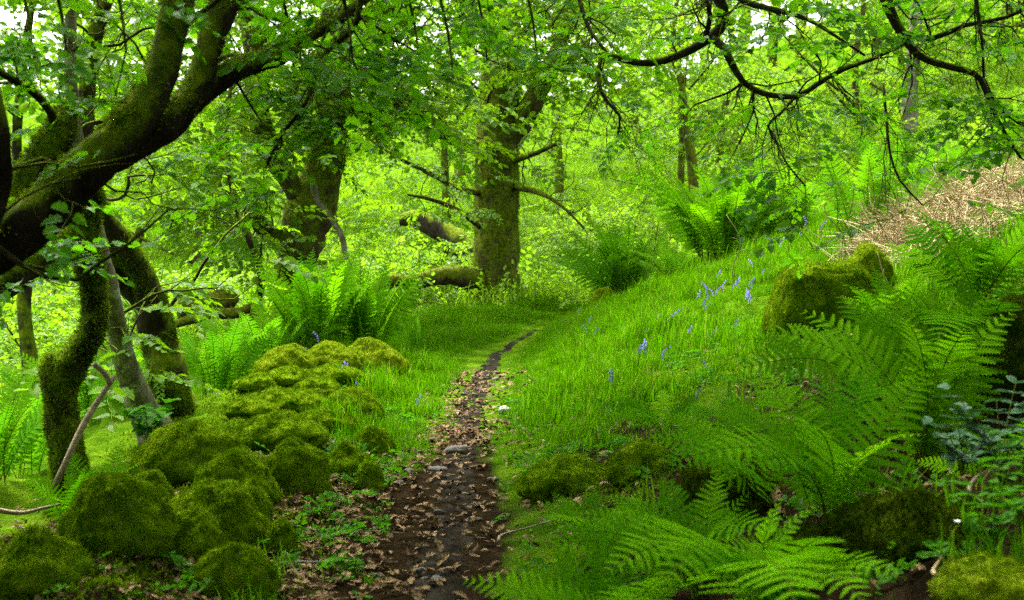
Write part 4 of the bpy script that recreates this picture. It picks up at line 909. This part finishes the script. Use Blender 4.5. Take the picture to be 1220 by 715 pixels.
for (a, d, sx, sd_, n, where) in ((445, 11.0, 22, .5, 9, 'bluebell beside the end of the mossy boulder row'), (800, 12.0, 32, .9, 16, 'bluebell in the grass of the open bank'), (885, 11.5, 25, .9, 14, 'bluebell in the grass near the square mossy block'), (965, 14.5, 22, .8, 12, 'bluebell between the big fern clump and the brown stalks'), (1075, 15.5, 40, 1., 10, 'bluebell above the dead bracken'),
                                  (700, 16.5, 18, .6, 6, 'bluebell by the small mossy stone'), (770, 9.6, 22, .6, 6, 'bluebell low on the bank close to the ferns'), (140, 13.5, 16, .6, 8, 'bluebell in the hollow past the bent trunk'), (850, 13.6, 40, .8, 10, 'bluebell under the big fern clump')):
    for k in range(n):
        dd = d + r.normal(0, sd_); o = ob('bluebell', BB[int(r.integers(4))], None, on(a + r.normal(0, sx * 2.), dd, .01)); s = r.uniform(.5, .75); o.scale = (s, s, s); o.rotation_euler = (r.normal(0, .1), r.normal(0, .1), r.uniform(0, 6.28))
        tag(o, where, 'bluebell', where.replace('bluebell', 'bluebells'))

# ------------------------------------------------------------------ fallen wood
def stick(rows, label, mat='dead', cat='stick', name='fallen_stick', group=None, world=False, side=None, moss=0, lump=.12, sides=8):
    q = np.array(rows, float) if world else np.array([[*P(a, b, d), w_ * d / FPX / 2] for a, b, d, w_ in rows]); s = spline(q, .06); root = s[0, :3].copy()
    mb = MB(); mb.add(*tube(s[:, :3] - root, s[:, 3], sides, lump, int(root[0] * 50)))
    if side: 
        for b_ in side: e = spline(np.array([[*P(a, b, d), w_ * d / FPX / 2] for a, b, d, w_ in b_]), .05); mb.add(*tube(e[:, :3] - root, e[:, 3], 6, lump, 3))
    o = ob(name, mb.mesh(name, M[mat]), None, root); tag(o, label, cat, group)
    if moss:
        z = moss_fuzz(np.concatenate(mb.V), np.concatenate(mb.F), moss, .03, 5, 0, mask=.3); tag(ob('moss', mk('moss', z[0], z[1], M['moss_gold'], smooth=False), o), kind='stuff')
    return o
stick([(64, 582, 6.9, 9), (78, 552, 6.9, 9), (100, 505, 7.0, 8), (122, 470, 7.1, 7), (137, 448, 7.15, 6)], 'grey dead stick leaning from the soil against the mossy trunks', side=[[(132, 458, 7.1, 7), (124, 444, 7.1, 7), (112, 434, 7.05, 6)]])
stick([(372, 212, 18, 8), (378, 238, 18, 8), (394, 258, 17.9, 7), (408, 284, 17.8, 7), (412, 305, 17.7, 6), (422, 326, 17.6, 5)], 'pale broken branch hanging in front of the stout oak', 'bark_pale', 'branch', 'broken_branch')
z_ = on(548, 25)[2]
stick([(476, 262, 25.5, 14), (498, 262, 25.5, 22), (520, 272, 25.4, 26), (545, 288, 25.2, 28), (562, 312, 25, 30), (566, 345, 24.8, 34), (570, 372, 24.8, 38)], 'dark arching dead trunk behind the broad oak', 'bark_twig', 'dead tree', 'arching_dead_trunk', moss=0, lump=.2, sides=12)
stick([(205, 388, 16, 8), (230, 380, 16, 12), (258, 374, 16, 14), (286, 372, 16, 12), (310, 360, 16.2, 9)], 'mossy fallen limb lying across the hollow', 'bark_oak', 'fallen limb', 'fallen_limb', moss=900)
stick([(212, 368, 17.4, 24), (236, 366, 17.5, 30), (262, 360, 17.6, 28), (280, 352, 17.7, 20)], 'stub of a thick mossy fallen trunk in the hollow', 'bark_oak', 'fallen trunk', 'fallen_tree', moss=900, lump=.2, sides=12)
def lying(px, D, ang, L, rad, label, mat='dead', lift=.012, bend=.08, group=None):
    b_ = on(px, D); d = np.array((math.cos(ang), math.sin(ang))); pts = []
    for t_ in np.linspace(0, 1, 6):
        x, y = b_[0] + d[0] * L * (t_ - .5) - d[1] * bend * math.sin(t_ * 4), b_[1] + d[1] * L * (t_ - .5) + d[0] * bend * math.sin(t_ * 4); pts.append((x, y, h1(x, y) + lift + rad, rad * (1 - .6 * t_)))
    return stick(pts, label, mat, world=True, group=group)
lying(342, 6.25, 1.8, .20, .006, 'pale bent twig lying below the mossy boulders', 'stone_pale', .02)
lying(372, 5.7, 1.2, .22, .006, 'pale crooked twig on the leaf litter', 'stone_pale', .02)
lying(625, 6.1, .8, .32, .007, 'brown twig at the edge of the low ferns', 'dead', .03)
lying(440, 6.3, .2, .30, .005, 'thin brown twig across the leaf litter', 'dead')
lying(1150, 5.3, .5, .5, .008, 'dry twig in the dark hollow under the arching ferns', 'dead', .06)
lying(1205, 4.4, .5, .35, .008, 'dark twig among the bluish leaves', 'dead', .06)
lying(1120, 3.75, 1.2, .07, .007, 'short tan chip of wood below the olive mossy mound', 'bracken', .05, .01)
lying(20, 6.6, .6, .35, .015, 'dark broken stick behind the low mossy boulder', 'dead', .12)

# ------------------------------------------------------------------ path stones
def stone(px, D, L, label, seed, mat='stone', flat=.5, group=None, sub=.3, name='path_stone'):
    r = np.random.default_rng(seed); V, F = ICO3; V = V.copy(); V = V * (1 + .28 * fbm(V * 1.3 + seed * 3.7, seed, 3))[:, None]
    V = np.sign(V) * np.abs(V) ** .85 * np.array((L, L * r.uniform(.6, .9), L * flat)) / 2
    b_ = on(px, D) ; b_[2] += L * flat * (.5 - sub)
    o = ob(name, mk(name, V, F, M[mat]), None, b_); o.rotation_euler = (r.normal(0, .12), r.normal(0, .12), r.uniform(0, 6.28)); tag(o, label, 'stone', group); return o
stone(601, 10.0, .085, 'pale stone lying on the grass edge of the path', 1, 'stone_pale', .75, sub=-.1)
stone(542, 8.5, .17, 'flat grey stone set in the middle of the path', 2, 'stone', .35)
stone(520, 7.9, .12, 'small flat stone beside the grey path stone', 3, 'stone', .35)
for k in range(34):
    d = r.uniform(4.6, 13); u = r.normal(0, .14); x = float(xc(d)) + u
    stone(610 + x / d * FPX, d, r.uniform(.02, .065), 'small grey stone trodden into the path', 20 + k, 'stone', .5, 'small stones in the path')

# ------------------------------------------------------------------ fallen leaves
def dead_leaf(seed):
    r = np.random.default_rng(seed); h = [(0, 0), (.15, .14), (.28, .10), (.42, .24), (.55, .16), (.70, .22), (.82, .12), (1, 0)]
    ln = len(h); V = [(x, y, 0) for x, y in h] + [(x, -y, 0) for x, y in h[1:-1]] + [(x, 0, 0) for x in (.28, .55, .8)]; V = np.array(V)
    m0 = 2 * ln - 2; F = []
    def cen(a, b): mx = (V[a][0] + V[b][0]) / 2; return m0 + (0 if mx < .4 else 1 if mx < .68 else 2)
    up_ = list(range(ln)); dn = [0] + list(range(ln, 2 * ln - 2)) + [ln - 1]
    for a, b in zip(up_[:-1], up_[1:]): F.append((cen(a, b), b, a))
    for a, b in zip(dn[:-1], dn[1:]): F.append((cen(a, b), a, b))
    F += [(m0, up_[2], m0 + 1), (m0, m0 + 1, dn[2]), (m0 + 1, up_[5], m0 + 2), (m0 + 1, m0 + 2, dn[5])]
    c1, c2, c3 = r.uniform(.1, .6), r.normal(0, .4), r.normal(0, .25)
    V[:, 2] = c1 * np.abs(V[:, 1]) + c2 * (V[:, 0] - .5) ** 2 + c3 * V[:, 1] * V[:, 0] + r.normal(0, .02, len(V)); V[:, 0] -= .5
    return mk('fallen_leaf', V, np.array(F), M['litter'], smooth=False)
DL = [dead_leaf(k) for k in range(8)]
def litter_pts(n, r, near):
    out = []
    while len(out) < n:
        y = r.uniform(4.6, 9.5) if r.random() < .75 else r.uniform(9, 13); u = r.normal(-.55, .45) if y < 8.5 else r.normal(-.05, .25)
        if r.random() < .12: u = r.uniform(.3, 2.5)
        x = xc(y) + u; out.append((x, y))
    p = np.array(out); return np.stack([p[:, 0], p[:, 1], H(p[:, 0], p[:, 1])], -1)
p_ = litter_pts(280, r, True)
for q in p_:
    o = ob('fallen_leaf', DL[int(r.integers(8))], None, q + np.array((0, 0, .022))); s = r.uniform(.055, .105); o.scale = (s, s, s); o.rotation_euler = (r.normal(0, .3), r.normal(0, .3), r.uniform(0, 6.28))
    tag(o, 'brown fallen leaf on the soil by the path', 'fallen leaf', 'fallen leaves along the path')
p_ = np.concatenate([litter_pts(3000, r, False), wedge(2500, 3, 8, lambda x, y, u: (u > .5) * .5 + (u < -.4) * .6)])
tag(scatter('leaf_litter', p_ + np.array((0, 0, .014)), flat_rot(len(p_), .28), r.uniform(.035, .08, len(p_)), [proto(m_) for m_ in DL]), 'brown leaf litter scattered over the bare soil', 'leaf litter', kind='stuff')

# ------------------------------------------------------------------ small plants on the bank
def leafy(px, D, n, hh, mat, label, seed, size=.07, kind='oval'):
    b_ = on(px, D, .01); o = empty('leafy_plant', b_); tag(o, label, 'plant'); r = np.random.default_rng(seed); LV, LF = leaf_shape(kind)
    for k in range(n):
        a = r.uniform(0, 6.28); l = hh * r.uniform(.5, 1.1); q = spline(np.array([(0, 0, 0), (math.cos(a) * l * .2, math.sin(a) * l * .2, l * .6), (math.cos(a) * l * .55, math.sin(a) * l * .55, l)]), .04)
        mb = MB(); mb.add(*tube(q, np.linspace(.003, .0012, len(q)), 4, cap=False), 1)
        for j in range(2, len(q)):
            for s in (1, -1):
                d = np.array((math.cos(a + s * 1.2), math.sin(a + s * 1.2), r.normal(.1, .2))); Bs = basis(d, np.array((*r.normal(0, .35, 2), 1))); mb.add(LV * size * r.uniform(.6, 1.1) @ Bs + q[j], LF, 0)
        ob('stem', mb.mesh('stem', [mat, M['stalk']], smooth=False), o)
leafy(1195, 4.5, 9, .30, M['bluish'], 'bluish green leafy plant at the edge of the shaded hollow', 1)
leafy(1150, 4.9, 6, .22, M['bluish'], 'smaller bluish plant under the dark mossy rock', 2)
leafy(1180, 3.9, 9, .22, M['herb'], 'fresh green herb beside the wide olive mossy mound', 3, .055)
leafy(1225, 4.1, 8, .26, M['herb'], 'fresh green herb among the bluish leaves', 4, .055)
leafy(420, 5.6, 6, .09, M['herb'], 'little green seedling in the leaf litter', 5, .035)
leafy(175, 8.6, 5, .30, M['herb'], 'broad-leaved sprig in front of the pale leaning trunk', 6, .10, 'lobed')
def flower(px, py, D, label, seed):
    g_ = on(px, D, .01); top = P(px, py, D); o = empty('white_flower', g_); tag(o, label, 'flower', 'white flowers'); mb = MB(); hgt = max(.05, top[2] - g_[2])
    ob('stem', (lambda m: (m.add(*tube(np.array([(0, 0, 0), (.004, 0, hgt * .5), (0, 0, hgt)]), [.0015, .0012, .001], 4)), m.mesh('stem', M['stalk']))[1])(MB()), o)
    for k in range(5):
        a = k * 1.2566; d = np.array((math.cos(a), math.sin(a) * .6, .5)); LV, LF = leaf_shape('oval'); mb.add(LV * .012 @ basis(d, np.array((0, -.6, 1.))) + (0, 0, hgt), LF)
    ob('petals', mb.mesh('petals', M['white']), o)
flower(1143, 622, 4.1, 'tiny white flower on the olive mossy mound', 1)
flower(726, 482, 11, 'tiny white flower in the bank grass', 2); flower(722, 378, 18, 'tiny white flower in the grass below the upright fern', 3)
